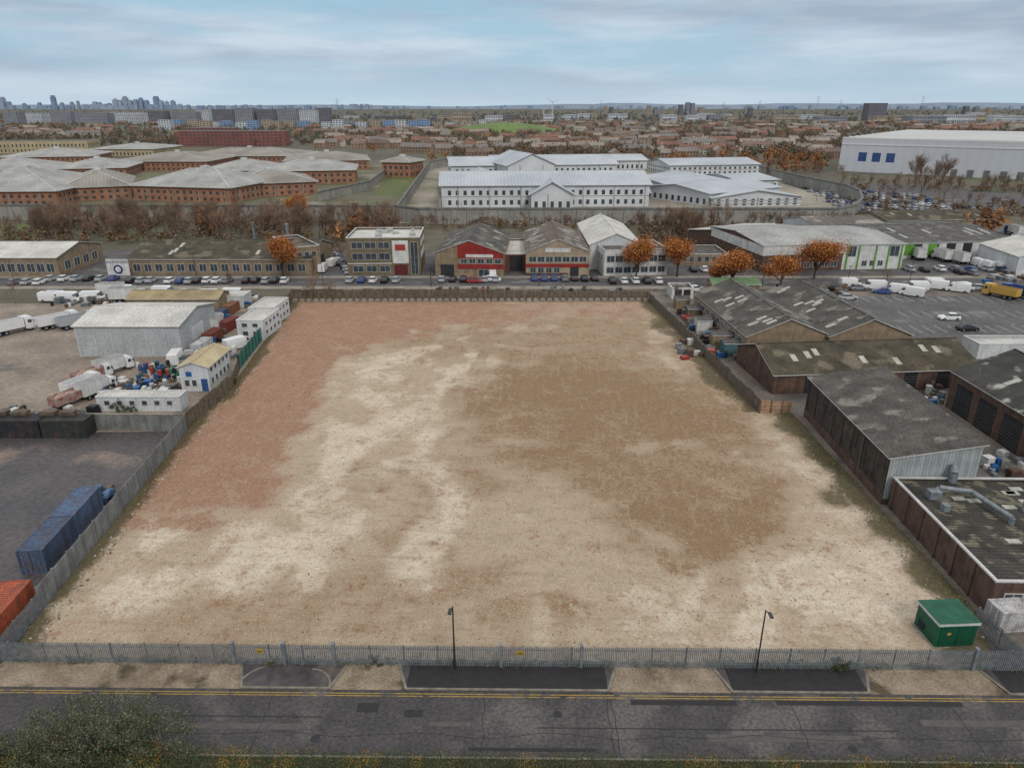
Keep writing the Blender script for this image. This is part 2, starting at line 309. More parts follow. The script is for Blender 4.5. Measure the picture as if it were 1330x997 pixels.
def site_mat():
    m=bpy.data.materials.new('site_rubble_ground'); m.use_nodes=True; nt=m.node_tree; N=nt.nodes; L=nt.links; b=N['Principled BSDF']; b.inputs['Roughness'].default_value=.95; b.inputs['Specular IOR Level'].default_value=.15
    at=N.new('ShaderNodeAttribute'); at.attribute_name='zones'; sp_=N.new('ShaderNodeSeparateColor'); L.new(at.outputs['Color'],sp_.inputs[0])
    tc=N.new('ShaderNodeTexCoord')
    def noise(s,det=6,scale=(1,1,1),ro=.6,rot=0,dist=0):
        mp=N.new('ShaderNodeMapping'); mp.vector_type='POINT'; mp.inputs['Scale'].default_value=(1,1,1)
        mp.inputs['Rotation'].default_value=(0,0,rot); L.new(tc.outputs['Object'],mp.inputs[0])
        mq=N.new('ShaderNodeMapping'); mq.inputs['Scale'].default_value=scale; L.new(mp.outputs[0],mq.inputs[0])
        n=N.new('ShaderNodeTexNoise'); n.inputs['Scale'].default_value=s; n.inputs['Detail'].default_value=det; n.inputs['Roughness'].default_value=ro; n.inputs['Distortion'].default_value=dist; L.new(mq.outputs[0],n.inputs['Vector']); return n.outputs['Fac']
    def mr(x,a,b_,c=0,d=1):
        n=N.new('ShaderNodeMapRange'); L.new(x,n.inputs[0])
        for i,q in enumerate((a,b_,c,d)): n.inputs[i+1].default_value=q
        return n.outputs[0]
    def mix(f,a,c,mode='MIX'):
        n=N.new('ShaderNodeMix'); n.data_type='RGBA'; n.blend_type=mode
        if isinstance(f,float): n.inputs[0].default_value=f
        else: L.new(f,n.inputs[0])
        for s_,q in ((n.inputs[6],a),(n.inputs[7],c)):
            if isinstance(q,tuple): s_.default_value=q
            else: L.new(q,s_)
        return n.outputs[2]
    def mth(op,a,c):
        n=N.new('ShaderNodeMath'); n.operation=op
        for i,q in enumerate((a,c)):
            if isinstance(q,(int,float)): n.inputs[i].default_value=q
            else: L.new(q,n.inputs[i])
        return n.outputs[0]
    big=noise(.3,8,ro=.68,rot=.5); med=noise(1.4,5,ro=.75,rot=.9); fin=noise(7,3,ro=.8,rot=.3)
    def thr(ch,wd=.5):
        x=mth('ADD',ch,mth('MULTIPLY',mth('SUBTRACT',mth('ADD',big,med),1.0),2.4)); return mr(x,.5-wd,.5+wd)
    col=mix(mr(big,.35,.65),S(166,149,128),S(184,168,146))
    col=mix(thr(sp_.outputs[2],.5),col,S(206,193,174))
    col=mix(thr(sp_.outputs[1],.5),col,mix(mr(med,.35,.65),S(152,127,98),S(122,100,76)))
    col=mix(thr(sp_.outputs[0],.4),col,mix(mr(med,.35,.65),S(166,132,110),S(138,106,86)))
    t1=noise(1.1,6,(.14,1.2,1),.65,.05,.6); col=mix(mr(t1,.5,.75,0,.35),col,S(122,103,80))
    t2=noise(.9,6,(1.3,.12,1),.65,.07,.6); col=mix(mr(t2,.55,.78,0,.25),col,S(204,190,170))
    vo=N.new('ShaderNodeTexVoronoi'); vo.inputs['Scale'].default_value=2.6; L.new(tc.outputs['Object'],vo.inputs['Vector'])
    col=mix(mr(vo.outputs['Distance'],.08,.2,.55,0),col,S(222,210,192))
    va=N.new('ShaderNodeTexVoronoi'); va.inputs['Scale'].default_value=2.3; mp=N.new('ShaderNodeMapping'); mp.inputs['Location'].default_value=(3,5,1); L.new(tc.outputs['Object'],mp.inputs[0]); L.new(mp.outputs[0],va.inputs['Vector'])
    col=mix(mr(va.outputs['Distance'],.08,.2,.45,0),col,S(92,76,60))
    al=at.outputs['Alpha']
    col=mix(mr(mth('ADD',al,mth('MULTIPLY',mth('SUBTRACT',med,.5),1.6)),.3,.8,0,.85),col,mix(mr(fin,.4,.6),S(92,79,60),S(74,73,48)))
    g=mr(mth('ADD',fin,mth('MULTIPLY',med,.8)),.6,1.2,.56,1.28); cc=N.new('ShaderNodeCombineColor'); [L.new(g,cc.inputs[i]) for i in range(3)]
    col=mix(1.0,col,cc.outputs[0],'MULTIPLY'); L.new(col,b.inputs['Base Color'])
    bp=N.new('ShaderNodeBump'); bp.inputs['Strength'].default_value=.8; bp.inputs['Distance'].default_value=.12; L.new(mth('ADD',fin,med),bp.inputs['Height']); L.new(bp.outputs[0],b.inputs['Normal'])
    return m
me=qmesh('site_ground',V,Fq,np.zeros(len(Fq)),[site_mat()])
ca=me.color_attributes.new('zones','FLOAT_COLOR','POINT'); ca.data.foreach_set('color',np.column_stack([zr,zb,zp,ze]).astype(np.float32).ravel())
obj('site_ground',me)
stm=[M('stone_pale',S(206,196,180),sc=3,bump=0),M('stone_red',S(150,112,94),sc=3,bump=0),M('stone_grey',S(140,129,115),sc=3,bump=0),M('stone_dark',S(100,88,76),sc=3,bump=0)]
CB=np.array([(x,y,z) for z in (0,1) for y in (-.5,.5) for x in (-.5,.5)]); CF=np.array([(0,2,3,1),(4,5,7,6),(0,1,5,4),(1,3,7,5),(3,2,6,7),(2,0,4,6)])
def scatter_boxes(name,pos,size,mats,mi):
    n=len(pos); a=rng.uniform(0,6.28,n); s=size[:,None]*rng.uniform(.5,1.2,(n,3)); C=CB[None]*s[:,None]*(1+.3*rng.normal(size=(n,8,1))*.6)
    x=C[...,0]*np.cos(a)[:,None]-C[...,1]*np.sin(a)[:,None]; y=C[...,0]*np.sin(a)[:,None]+C[...,1]*np.cos(a)[:,None]
    V=np.stack([x+pos[:,0:1],y+pos[:,1:2],C[...,2]*.6+pos[:,2:3]],-1).reshape(-1,3)
    Fq=(CF[None]+8*np.arange(n)[:,None,None]).reshape(-1,4)
    return obj(name,qmesh(name,V,Fq,np.repeat(mi,6),mats))
n=15000; yy=46+(yend-47)*rng.random(n)**1.3; aa=xl(yy)+.3; bb=xr(yy)-.3; xx=aa+(bb-aa)*rng.random(n)
k=rng.random(n)<.14; xx[k]=np.where(rng.random(k.sum())<.5,aa[k]+rng.random(k.sum())*1.8,bb[k]-rng.random(k.sum())*2.5)
pp=np.column_stack([xx,yy,np.full(n,.03)])
scatter_boxes('rubble',pp,np.where(k,rng.uniform(.06,.2,n),.03+.08*rng.random(n)**2),stm,rng.choice([0,0,0,1,2,2,3],n))
# ---------------------------------------------------------------- foliage
def leafquads(C,size):
    n=len(C); a=rng.normal(size=(n,3)); a/=np.linalg.norm(a,axis=1)[:,None]; b=rng.normal(size=(n,3)); b-=a*(a*b).sum(1)[:,None]; b/=np.linalg.norm(b,axis=1)[:,None]
    s=(size*rng.uniform(.6,1.3,n))[:,None]; a=a*s; b=b*s*.6
    V=np.stack([C-a,C-b*.9,C+a,C+b],1).reshape(-1,3); return V,np.arange(n*4).reshape(-1,4)
def segs(seed,h,levels,spread=.55,kids=3,r=.025,trunkf=.28,upb=.25):
    rd=random.Random(seed); out=[]; ends=[]
    def rec(p,d,l,rr,lv):
        q=p+d*l; out.append((p,q,rr,rr*.62,lv))
        if lv==0: ends.append(q); return
        nk=kids+(rd.random()<.4)
        for i in range(nk):
            nd=(d+Vector((rd.gauss(0,spread),rd.gauss(0,spread),rd.gauss(upb,spread*.6)))).normalized()
            rec(p+d*l*rd.uniform(.6,1),nd,l*rd.uniform(.6,.88),rr*.6,lv-1)
    rec(Vector((0,0,-.02)),Vector((rd.gauss(0,.05),rd.gauss(0,.05),1)).normalized(),h*trunkf,h*r,levels)
    return out,ends
def seg_arrays(out,ribbon=1):
    V=[];Fq=[]
    for p,q,a,b,lv in out:
        d=(q-p).normalized(); u=d.orthogonal().normalized(); w_=d.cross(u); n=len(V)
        if lv<ribbon: V+= [p-u*a,p+u*a,q+u*b,q-u*b]; Fq.append((n,n+1,n+2,n+3))
        else:
            for c,r_ in ((p,a),(q,b)):
                for i in range(3): t=2.0944*i; V.append(c+u*r_*math.cos(t)+w_*r_*math.sin(t))
            for i in range(3): Fq.append((n+i,n+(i+1)%3,n+3+(i+1)%3,n+3+i))
    return np.array([tuple(x) for x in V]),np.array(Fq)
def replicate(name,temps,pos,scale,mats,rotmax=6.28):
    Vs=[];Fs=[];Ms=[];off=0
    for i,(p,s) in enumerate(zip(pos,scale)):
        V,Fq,mi=temps[i%len(temps)]; a=R()*rotmax; c,s_=math.cos(a),math.sin(a)
        sx_=s*U(.85,1.2)
        W=np.column_stack([(V[:,0]*c-V[:,1]*s_)*sx_+p[0],(V[:,0]*s_+V[:,1]*c)*sx_+p[1],V[:,2]*s+p[2]])
        Vs.append(W);Fs.append(Fq+off);Ms.append(mi);off+=len(V)
    return obj(name,qmesh(name,np.concatenate(Vs),np.concatenate(Fs),np.concatenate(Ms),mats))
twig=M('twigs',S(138,112,95),S(114,92,79),sc=.08,bump=0); twig2=M('twigs_dark',S(112,92,80),S(90,76,67),sc=.1,bump=0)
scrub=M('scrub_leaves',S(122,98,70),S(96,82,60),sc=.15,bump=0)
bare=[]
for i in range(5):
    o_,e=segs(100+i,1,5,.42,3,.016,.25,.35); V,Fq=seg_arrays(o_,3)
    E=np.array([tuple(x) for x in e]); E=E[rng.choice(len(E),70)]+rng.normal(size=(70,3))*.03; lv,lf=leafquads(E,.014)
    bare.append((np.concatenate([V,lv]),np.concatenate([Fq,lf+len(V)]),np.concatenate([np.zeros(len(Fq))+(i%2),np.full(len(lf),2)])))
def pick(n,u0,u1,v0,v1): return [tuple(G(U(u0,u1),U(v0,v1))) for _ in range(n)]
def belt(n,u0,u1,v0,v1,h0,h1): 
    p=pick(n,u0,u1,v0,v1); replicate('bare_trees',bare,p,[U(h0,h1) for _ in p],[twig,twig2,scrub])
belt(190,45,515,292,314,10,15); belt(44,515,830,294,300,4,8); belt(34,830,945,298,316,10,15); belt(36,945,1110,291,300,5,9)
belt(40,1110,1330,262,290,5,9); belt(34,1090,1340,240,252,8,13); belt(10,1185,1235,238,246,17,23); belt(20,-60,70,300,330,7,11)
belt(10,425,450,325,345,5,8); belt(30,560,1080,206,214,10,15); belt(16,985,1100,222,236,8,13)
def clump(off,nm):
    out=[]
    for i in range(5):
        n=60; C=rng.normal(size=(n,3)); C/=np.linalg.norm(C,axis=1)[:,None]; C*=(rng.random(n)**.4)[:,None]*np.array([.5,.5,.45]); C[:,2]+=.5+.1*np.sin(C[:,0]*9+i)
        lv,lf=leafquads(C,.13); out.append((lv,lf,np.where(rng.random(n)<.7,i%nm,rng.integers(0,nm,n))))
    return out
cl=clump(0,4)
fm=[M('far_foliage_brown',S(116,102,88),S(94,85,76),sc=.01,bump=0),M('far_foliage_dark',S(92,88,78),S(78,76,68),sc=.01,bump=0),M('far_foliage_rust',S(136,106,80),S(110,90,74),sc=.01,bump=0),M('far_foliage_green',S(92,96,74),S(82,86,70),sc=.01,bump=0)]
fbl=[M('hazy_foliage_a',S(106,106,104),S(92,94,96),sc=.005,bump=0),M('hazy_foliage_b',S(92,96,96),S(84,88,92),sc=.005,bump=0),M('hazy_foliage_c',S(116,106,98),S(102,98,94),sc=.005,bump=0),M('hazy_foliage_d',S(96,104,96),S(88,96,92),sc=.005,bump=0)]  # aerial haze painted into the leaf colours as a grey-blue tint
def inzone(u,v):
    if v>206 and u<1010: return False
    if v>190 and u<590: return False
    if u>1075 and v>196: return False
    if v>212 and u>1010: return False
    return True
ps=[];ss=[];pf=[];sf=[]
while len(ps)<5200:
    u,v=U(-120,1450),155+70*R()**1.15
    if not inzone(u,v): continue
    ps.append(tuple(G(u,v))); ss.append(U(5,9))
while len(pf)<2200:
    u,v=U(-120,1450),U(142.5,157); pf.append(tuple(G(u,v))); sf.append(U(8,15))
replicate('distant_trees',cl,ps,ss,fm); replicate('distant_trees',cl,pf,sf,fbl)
am=[M('far_autumn_a',S(156,110,68),S(134,96,62),sc=.01,bump=0),M('far_autumn_b',S(136,90,58),S(118,82,56),sc=.01,bump=0)]
ps=pick(26,930,1080,204,226)+pick(24,560,1080,206,213)+pick(40,300,1300,172,200)+pick(10,1000,1060,196,212)+pick(4,40,500,300,312)+pick(5,1240,1330,300,308)
replicate('autumn_tree_group',clump(0,2),ps,[U(6,10) for _ in ps],am)
ps=pick(190,50,515,290,318)+pick(80,515,1110,294,302)+pick(38,830,950,300,318)+pick(70,1100,1340,262,290)+pick(40,1090,1340,241,250)+pick(20,-60,60,300,318)
replicate('scrub',[(v*np.array([1,1,.8]),f,m%2) for v,f,m in cl],ps,[U(2.5,5) for _ in ps],[scrub,M('scrub_purple',S(122,102,90),S(98,84,75),sc=.1,bump=0)])
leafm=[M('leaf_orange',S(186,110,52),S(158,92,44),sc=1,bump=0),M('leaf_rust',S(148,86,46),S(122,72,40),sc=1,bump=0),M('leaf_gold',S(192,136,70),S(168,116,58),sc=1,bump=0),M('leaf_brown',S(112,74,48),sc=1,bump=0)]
def leafy(seed,h,nl,size,kids=3,spread=.5,sig=.055):
    o_,e=segs(seed,1,3,spread,kids,.022,.3,.3); V,Fq=seg_arrays(o_,0)
    E=np.array([tuple(x) for x in e]); zc=E[:,2].mean()
    C=E[rng.integers(0,len(E),nl)]+rng.normal(size=(nl,3))*np.array([sig,sig,sig*.9]); lv,lf=leafquads(C,size)
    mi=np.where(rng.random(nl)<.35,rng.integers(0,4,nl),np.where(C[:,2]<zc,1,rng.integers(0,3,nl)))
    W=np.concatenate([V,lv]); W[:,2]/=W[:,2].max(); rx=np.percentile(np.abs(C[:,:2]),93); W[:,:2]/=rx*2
    return W,np.concatenate([Fq,lf+len(V)]),np.concatenate([np.full(len(Fq),4),mi])
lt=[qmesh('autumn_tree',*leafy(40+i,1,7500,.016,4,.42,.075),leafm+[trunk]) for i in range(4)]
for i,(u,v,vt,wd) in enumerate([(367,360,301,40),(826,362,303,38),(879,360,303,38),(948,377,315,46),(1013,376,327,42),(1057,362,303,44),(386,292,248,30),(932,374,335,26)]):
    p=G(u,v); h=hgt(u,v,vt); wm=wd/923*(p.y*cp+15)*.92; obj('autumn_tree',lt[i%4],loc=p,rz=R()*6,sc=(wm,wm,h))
gl=[M('bush_leaf',S(94,100,74),S(74,82,58),sc=2,bump=0),M('bush_leaf_dark',S(60,66,48),sc=2,bump=0),M('bush_leaf_grey',S(128,128,106),sc=2,bump=0),M('hedge_green',S(78,98,44),sc=2,bump=0),M('hedge_orange',S(160,108,54),sc=2,bump=0),M('hedge_yellow',S(150,138,66),sc=2,bump=0)]
def bush(name,cen,rad,n,size,mw,nst=60,sg=.075):
    k=max(8,n//130); T=rng.normal(size=(k,3)); T/=np.linalg.norm(T,axis=1)[:,None]; T[:,2]=np.abs(T[:,2]); T*=rng.uniform(.5,1.15,(k,1))
    C=T[rng.integers(0,k,n)]+rng.normal(size=(n,3))*sg; C=C*np.array(rad)+np.array(cen); C[:,2]=np.maximum(C[:,2],.03)
    lv,lf=leafquads(C,size); mi=rng.choice(len(mw),n,p=np.array(mw)/sum(mw))
    S_=[]
    for i in range(min(k,nst)): S_.append((Vector((cen[0],cen[1],0)),Vector(tuple(T[i]*np.array(rad)*1.1+np.array(cen))),.03,.008,0))
    V,Fq=seg_arrays(S_,0)
    obj(name,qmesh(name,np.concatenate([V,lv]),np.concatenate([Fq,lf+len(V)]),np.concatenate([np.full(len(Fq),6),mi]),gl+[trunk]))
c=G(135,985); bush('shrub',(c.x,c.y,.4),(6.2,2.5,4.1),34000,.055,[5,3,4,1,0,0],260,.055)
c=G(20,1000); bush('shrub',(c.x,c.y,.2),(4,2.2,2.8),9000,.055,[5,4,2,1,0,0],80)
n=60000; a=rng.uniform(-45,45,n); bb_=-RW-.25-rng.random(n)*2.2; hh=(.8+.6*np.array([mn.noise(Vector((q*.7,3,0))) for q in a])+.8*np.clip((-14-a)/12,0,1))*rng.random(n)**.5*1.2
hh=np.abs(hh)+.03; C=np.column_stack([O.x+a*math.cos(AN)-bb_*math.sin(AN),O.y+a*math.sin(AN)+bb_*math.cos(AN),hh]); lv,lf=leafquads(C,.055)
zone=np.array([mn.noise(Vector((q*.35,7,0))) for q in a]); mi=np.where(zone>.1,rng.choice([3,4,5,1],n,p=[.4,.25,.15,.2]),rng.choice([1,3,0,4],n,p=[.45,.3,.2,.05]))
obj('hedge',qmesh('hedge',lv,lf,mi,gl))
n=12000; t=rng.random(n); a=-42+84*t; zsel=np.array([mn.noise(Vector((q*.5,1,0))) for q in a])>-.05; a=a[zsel]; n=len(a)
C=np.column_stack([O.x+a*math.cos(AN)-(FB-.1)*math.sin(AN)+rng.normal(size=n)*.1,O.y+a*math.sin(AN)+(FB+.25)+rng.normal(size=n)*.22,.13+rng.random(n)**2*.5]); 
yv=rng.uniform(50,95,6000); C2=np.column_stack([xr(yv)-rng.random(6000)**1.5*2.4,yv,.1+rng.random(6000)**2*.5]); yv=rng.uniform(46,150,3500); C3=np.column_stack([xl(yv)+rng.random(3500)**1.5*1.2,yv,.1+rng.random(3500)**2*.4])
C=np.concatenate([C,C2,C3]); lv,lf=leafquads(C,.07); obj('weeds',qmesh('weeds',lv,lf,rng.choice([0,1,3,5],len(C),p=[.4,.3,.15,.15]),gl))
for (u,v,r_) in ((1089,868,1.0),(160,533,2.0),(490,862,.9),(352,866,.5),(300,500,1.2)):
    c=G(u,v); bush('shrub',(c.x,c.y,.1),(r_,r_*.6,r_*.9),int(2500*r_),.06,[3,5,1,1,0,0],20)
# ---------------------------------------------------------------- fences and walls
def along(A,B,name,build):
    L_=(B-A).length; mb=MB(); build(mb,L_); return obj(name,mb,loc=(A.x,A.y,0),rz=ang(A,B))
def palisade(h):
    def f(mb,L_):
        x=0; 
        while x<L_:
            j=U(-.02,.02); q=x+.045; mb.prism([(x,.08),(x+.09,.08),(x+.09,h-.14+j),(q,h+j),(x,h-.14+j)],-.01,.01,galv); x+=.15
        for z in (.45,h-.45): mb.box(0,L_,.012,.06,z,z+.06,galv)
        x=0
        while x<=L_: mb.box(x-.05,x+.05,.062,.16,0,h-.1,galv); x+=2.75
    return f
def panelwall(h,mat,post,step=2.7,jit=.05):
    def f(mb,L_):
        x=0
        while x<L_:
            e=min(x+step,L_); hh=h+U(-jit,jit); mb.box(x+.09,e-.09,-.04,.04,0,hh,mat)
            for z in (.6,1.2,1.8): 
                if z<hh: mb.box(x+.09,e-.09,-.052,.052,z-.015,z+.015,post)
            mb.box(x-.09,x+.09,-.11,.11,0,h+.12,post); x+=step
    return f
hf=2.15
along(ST(-46,FB),ST(-22.5,FB),'palisade_fence',palisade(hf)); along(ST(-22.3,FB),ST(-14.4,FB),'palisade_gate',palisade(hf)); along(ST(-14.2,FB),ST(-1,FB),'palisade_fence',palisade(hf))
along(ST(-.8,FB),ST(5.4,FB),'palisade_gate',palisade(hf)); along(ST(5.6,FB),ST(36.6,FB),'palisade_fence',palisade(hf)); along(ST(36.8,FB),ST(60,FB),'palisade_fence',palisade(hf))
gp=MB()
for a in (-22.4,-18.3,-14.3,-.9,5.5,36.7): gp.box(a-.12,a+.12,FB-.14,FB+.22,0,hf+.12,galv)
sobj('gate_post',gp)
for a in (-20.2,.6): 
    mb=MB().box(a-.3,a+.3,FB-.05,FB-.02,1.25,1.7,yel).box(a-.22,a+.22,FB-.056,FB-.051,1.45,1.5,dark).box(a-.22,a+.1,FB-.056,FB-.051,1.35,1.39,dark); sobj('warning_sign',mb)
along(G(2,862),G(56,795),'palisade_fence',palisade(2.2))
gpanel=M('panel_grey',S(136,138,138),S(110,112,112),sc=.5,streak=.4)
along(G(56,793),G(243,560),'panel_fence',panelwall(2.5,gpanel,conc_w))
along(G(243,558),G(302,505),'timber_fence',panelwall(2.4,wood,wood,2.4,.15))
hoard=M('hoarding_green',S(60,122,108),S(46,102,90),sc=.6,streak=.2)
along(G(311,480),G(366,408),'hoarding',panelwall(2.6,hoard,dark,2.4,.0)); along(G(302,505),G(311,480),'timber_fence',panelwall(2.0,wood,wood)); along(G(366,408),G(379,393),'timber_fence',panelwall(2.6,wood,wood))
along(G(116,558),G(243,559),'block_wall',lambda mb,L_: mb.box(0,L_,-.12,.12,0,2.4,conc_w).box(0,L_,-.16,.16,2.4,2.5,conc))
along(G(379,390),G(655,390),'timber_fence',panelwall(2.6,wood,wood,2.4,.2)); along(G(655,390),G(843,389.5),'timber_fence',panelwall(2.2,wood,conc_w,2.4,.1))
along(G(843,391),G(986,536),'timber_fence',panelwall(2.1,wood,conc_w,2.4,.2)); along(G(986,537),G(1027,537),'timber_fence',panelwall(2.0,M('timber_pale',S(178,146,118),S(150,120,96),sc=1,streak=.2),wood,1.6,.1))
along(G(1264,815),G(1318,870),'palisade_fence',palisade(2.3))
blk=MB(); A=G(384,392.5); B=G(838,391.5); nb=52
for i in range(nb):
    p=A.lerp(B,i/(nb-1)); T=Matrix.Translation(p)@Matrix.Rotation(U(-.15,.15),4,'Z'); blk.box(-.5,.5,-.35,.35,0,.75,conc,T); blk.box(-.2,.2,-.1,.1,.75,.85,conc,T)
obj('concrete_barrier_blocks',blk)
# ---------------------------------------------------------------- buildings
def building(name,A,B,D,h,roof='flat',rh=0,wall=white,rm=grey_r,wins=(),doors=(),over=.35,rl=0,par=.5,simple=False,band=None,units=0):
    if isinstance(D,Vector):
        d=(B-A).normalized(); D=abs(-d.y*(D.x-A.x)+d.x*(D.y-A.y))
    W=(B-A).length; e=bpy.data.objects.new(name,None); scene.collection.objects.link(e); e.location=(A.x,A.y,0); e.rotation_euler=(0,0,ang(A,B)); e.empty_display_size=.1
    w_=MB(); r=MB(); o=over; t=.14
    if roof=='gx':
        m=D/2
        w_.poly([(0,0,0),(W,0,0),(W,0,h),(0,0,h)],wall).poly([(W,D,0),(0,D,0),(0,D,h),(W,D,h)],wall)
        w_.poly([(W,0,0),(W,D,0),(W,D,h),(W,m,h+rh),(W,0,h)],wall).poly([(0,D,0),(0,0,0),(0,0,h),(0,m,h+rh),(0,D,h)],wall)
        s=rh/m
        for sg in (0,1):
            y0=-o if sg==0 else D+o; z0=h-o*s+.03
            r.poly([(-o,y0,z0+t),(W+o,y0,z0+t),(W+o,m,h+rh+.03+t),(-o,m,h+rh+.03+t)],rm).poly([(-o,y0,z0),(W+o,y0,z0),(W+o,m,h+rh+.03),(-o,m,h+rh+.03)],rm)
            r.poly([(-o,y0,z0),(W+o,y0,z0),(W+o,y0,z0+t),(-o,y0,z0+t)],frame)
            for x in (-o,W+o): r.poly([(x,y0,z0),(x,y0,z0+t),(x,m,h+rh+.03+t),(x,m,h+rh+.03)],frame)
            for _ in range(rl):
                x=U(1,W-2); f0=U(.2,.6); ya=y0+(m-y0)*f0; yb=y0+(m-y0)*(f0+.22); za=z0+t+(h+rh+.03-z0)*f0+.03; zb_=z0+t+(h+rh+.03-z0)*(f0+.22)+.03
                r.poly([(x,ya,za),(x+.9,ya,za),(x+.9,yb,zb_),(x,yb,zb_)],skyl)
        r.box(-o,W+o,m-.15,m+.15,h+rh+t,h+rh+t+.1,rm)
    elif roof=='gy':
        m=W/2
        w_.poly([(0,0,0),(W,0,0),(W,0,h),(m,0,h+rh),(0,0,h)],wall).poly([(W,D,0),(0,D,0),(0,D,h),(m,D,h+rh),(W,D,h)],wall)
        w_.poly([(W,0,0),(W,D,0),(W,D,h),(W,0,h)],wall).poly([(0,D,0),(0,0,0),(0,0,h),(0,D,h)],wall); s=rh/m
        for sg in (0,1):
            x0=-o if sg==0 else W+o; z0=h-o*s+.03
            r.poly([(x0,-o,z0+t),(x0,D+o,z0+t),(m,D+o,h+rh+.03+t),(m,-o,h+rh+.03+t)],rm).poly([(x0,-o,z0),(x0,D+o,z0),(m,D+o,h+rh+.03),(m,-o,h+rh+.03)],rm)
            r.poly([(x0,-o,z0),(x0,D+o,z0),(x0,D+o,z0+t),(x0,-o,z0+t)],frame)
            for y in (-o,D+o): r.poly([(x0,y,z0),(x0,y,z0+t),(m,y,h+rh+.03+t),(m,y,h+rh+.03)],frame)
            for _ in range(rl):
                y=U(1,D-2); f0=U(.15,.6); xa=x0+(m-x0)*f0; xb=x0+(m-x0)*(f0+.22); za=z0+t+(h+rh+.03-z0)*f0+.03; zb_=z0+t+(h+rh+.03-z0)*(f0+.22)+.03
                r.poly([(xa,y,za),(xa,y+.9,za),(xb,y+.9,zb_),(xb,y,zb_)],skyl)
        r.box(m-.15,m+.15,-o,D+o,h+rh+t,h+rh+t+.1,rm)
    elif roof=='mono':
        w_.poly([(0,0,0),(W,0,0),(W,0,h+rh),(0,0,h)],wall).poly([(W,D,0),(0,D,0),(0,D,h),(W,D,h+rh)],wall).poly([(W,0,0),(W,D,0),(W,D,h+rh),(W,0,h+rh)],wall).poly([(0,D,0),(0,0,0),(0,0,h),(0,D,h)],wall)
        s=rh/W; z=lambda x:h+s*x+.03
        for q in (0,t): r.poly([(-o,-o,z(-o)+q),(W+o,-o,z(W+o)+q),(W+o,D+o,z(W+o)+q),(-o,D+o,z(-o)+q)],rm)
        for (x,x2,y,y2) in ((-o,W+o,-o,-o),(-o,-o,-o,D+o),(W+o,W+o,-o,D+o)): r.poly([(x,y,z(x)),(x2,y2,z(x2)),(x2,y2,z(x2)+t),(x,y,z(x)+t)],frame)
    elif roof=='hip':
        w_.box(0,W,0,D,0,h,wall); k=min(W,D)/2*.92
        a=[(-o,-o),(W+o,-o),(W+o,D+o),(-o,D+o)]; b=[(k,k),(W-k,k),(W-k,D-k),(k,D-k)]
        r.box(-o,W+o,-o,D+o,h+.002,h+.25,frame)
        for i in range(4):
            j=(i+1)%4; r.poly([(*a[i],h+.26),(*a[j],h+.26),(*b[j],h+rh),(*b[i],h+rh)],rm)
        r.poly([(*q,h+rh) for q in b],rm); mxx,myy=W/2,D/2
        if W>8:
            r.box(mxx-1.6,mxx+1.6,myy-1.6,myy+1.6,h+rh*.9,h+rh+1.2,frame)
            for i in range(4): q=Vector((*b[i],h+rh+.05)); q0=Vector((*a[i],h+.32)); r.cyl(q0,q,.3,.3,4,frame,False)
    else:
        w_.poly([(0,0,0),(W,0,0),(W,0,h),(0,0,h)],wall).poly([(W,D,0),(0,D,0),(0,D,h),(W,D,h)],wall).poly([(W,0,0),(W,D,0),(W,D,h),(W,0,h)],wall).poly([(0,D,0),(0,0,0),(0,0,h),(0,D,h)],wall)
        r.poly([(0,0,h-par),(W,0,h-par),(W,D,h-par),(0,D,h-par)],rm)
        cm=band or frame
        for (a,b,c_,d) in ((-.06,W+.06,-.06,.22),(-.06,W+.06,D-.22,D+.06),(-.06,.22,.22,D-.22),(W-.22,W+.06,.22,D-.22)): r.box(a,b,c_,d,h-.1-(.5 if band else 0),h+.06,cm)
        for _ in range(units):
            x,y=U(1.5,W-3),U(1.5,D-3); r.box(x,x+U(.8,2.2),y,y+U(.8,2),h-par,h-par+U(.6,1.4),M('plant_unit',S(170,170,168),sc=1))
    obj('walls',w_,e); obj('roof',r,e)
    def fb(mb,f,s0,s1,z0,z1,o0,o1,mat):
        if f=='F': mb.box(s0,s1,-o1,-o0,z0,z1,mat)
        elif f=='B': mb.box(s0,s1,D+o0,D+o1,z0,z1,mat)
        elif f=='L': mb.box(-o1,-o0,D-s1,D-s0,z0,z1,mat)
        else: mb.box(W+o0,W+o1,s0,s1,z0,z1,mat)
    for nm,lst in (('windows',wins),('doors',doors)):
        if not lst: continue
        mb=MB()
        for q in lst:
            f,n,z0,z1,a,b,fill=q[:7]; mat=q[7] if len(q)>7 else (glass if nm=='windows' else dark)
            Lf=W if f in 'FB' else D; st_=(b-a)*Lf/n
            for i in range(n):
                s0=a*Lf+st_*(i+(1-fill)/2); s1=s0+st_*fill
                fb(mb,f,s0,s1,z0,z1,.004,.03,mat)
                if simple or mat is not glass: 
                    if nm=='doors' and not simple:
                        for k in range(int((z1-z0)/.45)): fb(mb,f,s0,s1,z0+k*.45,z0+k*.45+.025,.031,.05,conc_w)
                    continue
                g=.07
                for (x0,x1,y0,y1) in ((s0-g,s1+g,z0-g,z0),(s0-g,s1+g,z1,z1+g),(s0-g,s0,z0,z1),(s1,s1+g,z0,z1)): fb(mb,f,x0,x1,y0,y1,.005,.09,frame)
                if s1-s0>1.3:
                    c_=(s0+s1)/2; fb(mb,f,c_-.03,c_+.03,z0,z1,.031,.07,frame)
        obj(nm,mb,e)
    return e,W,D,fb
def part(e,name,mb): return obj(name,mb,e)
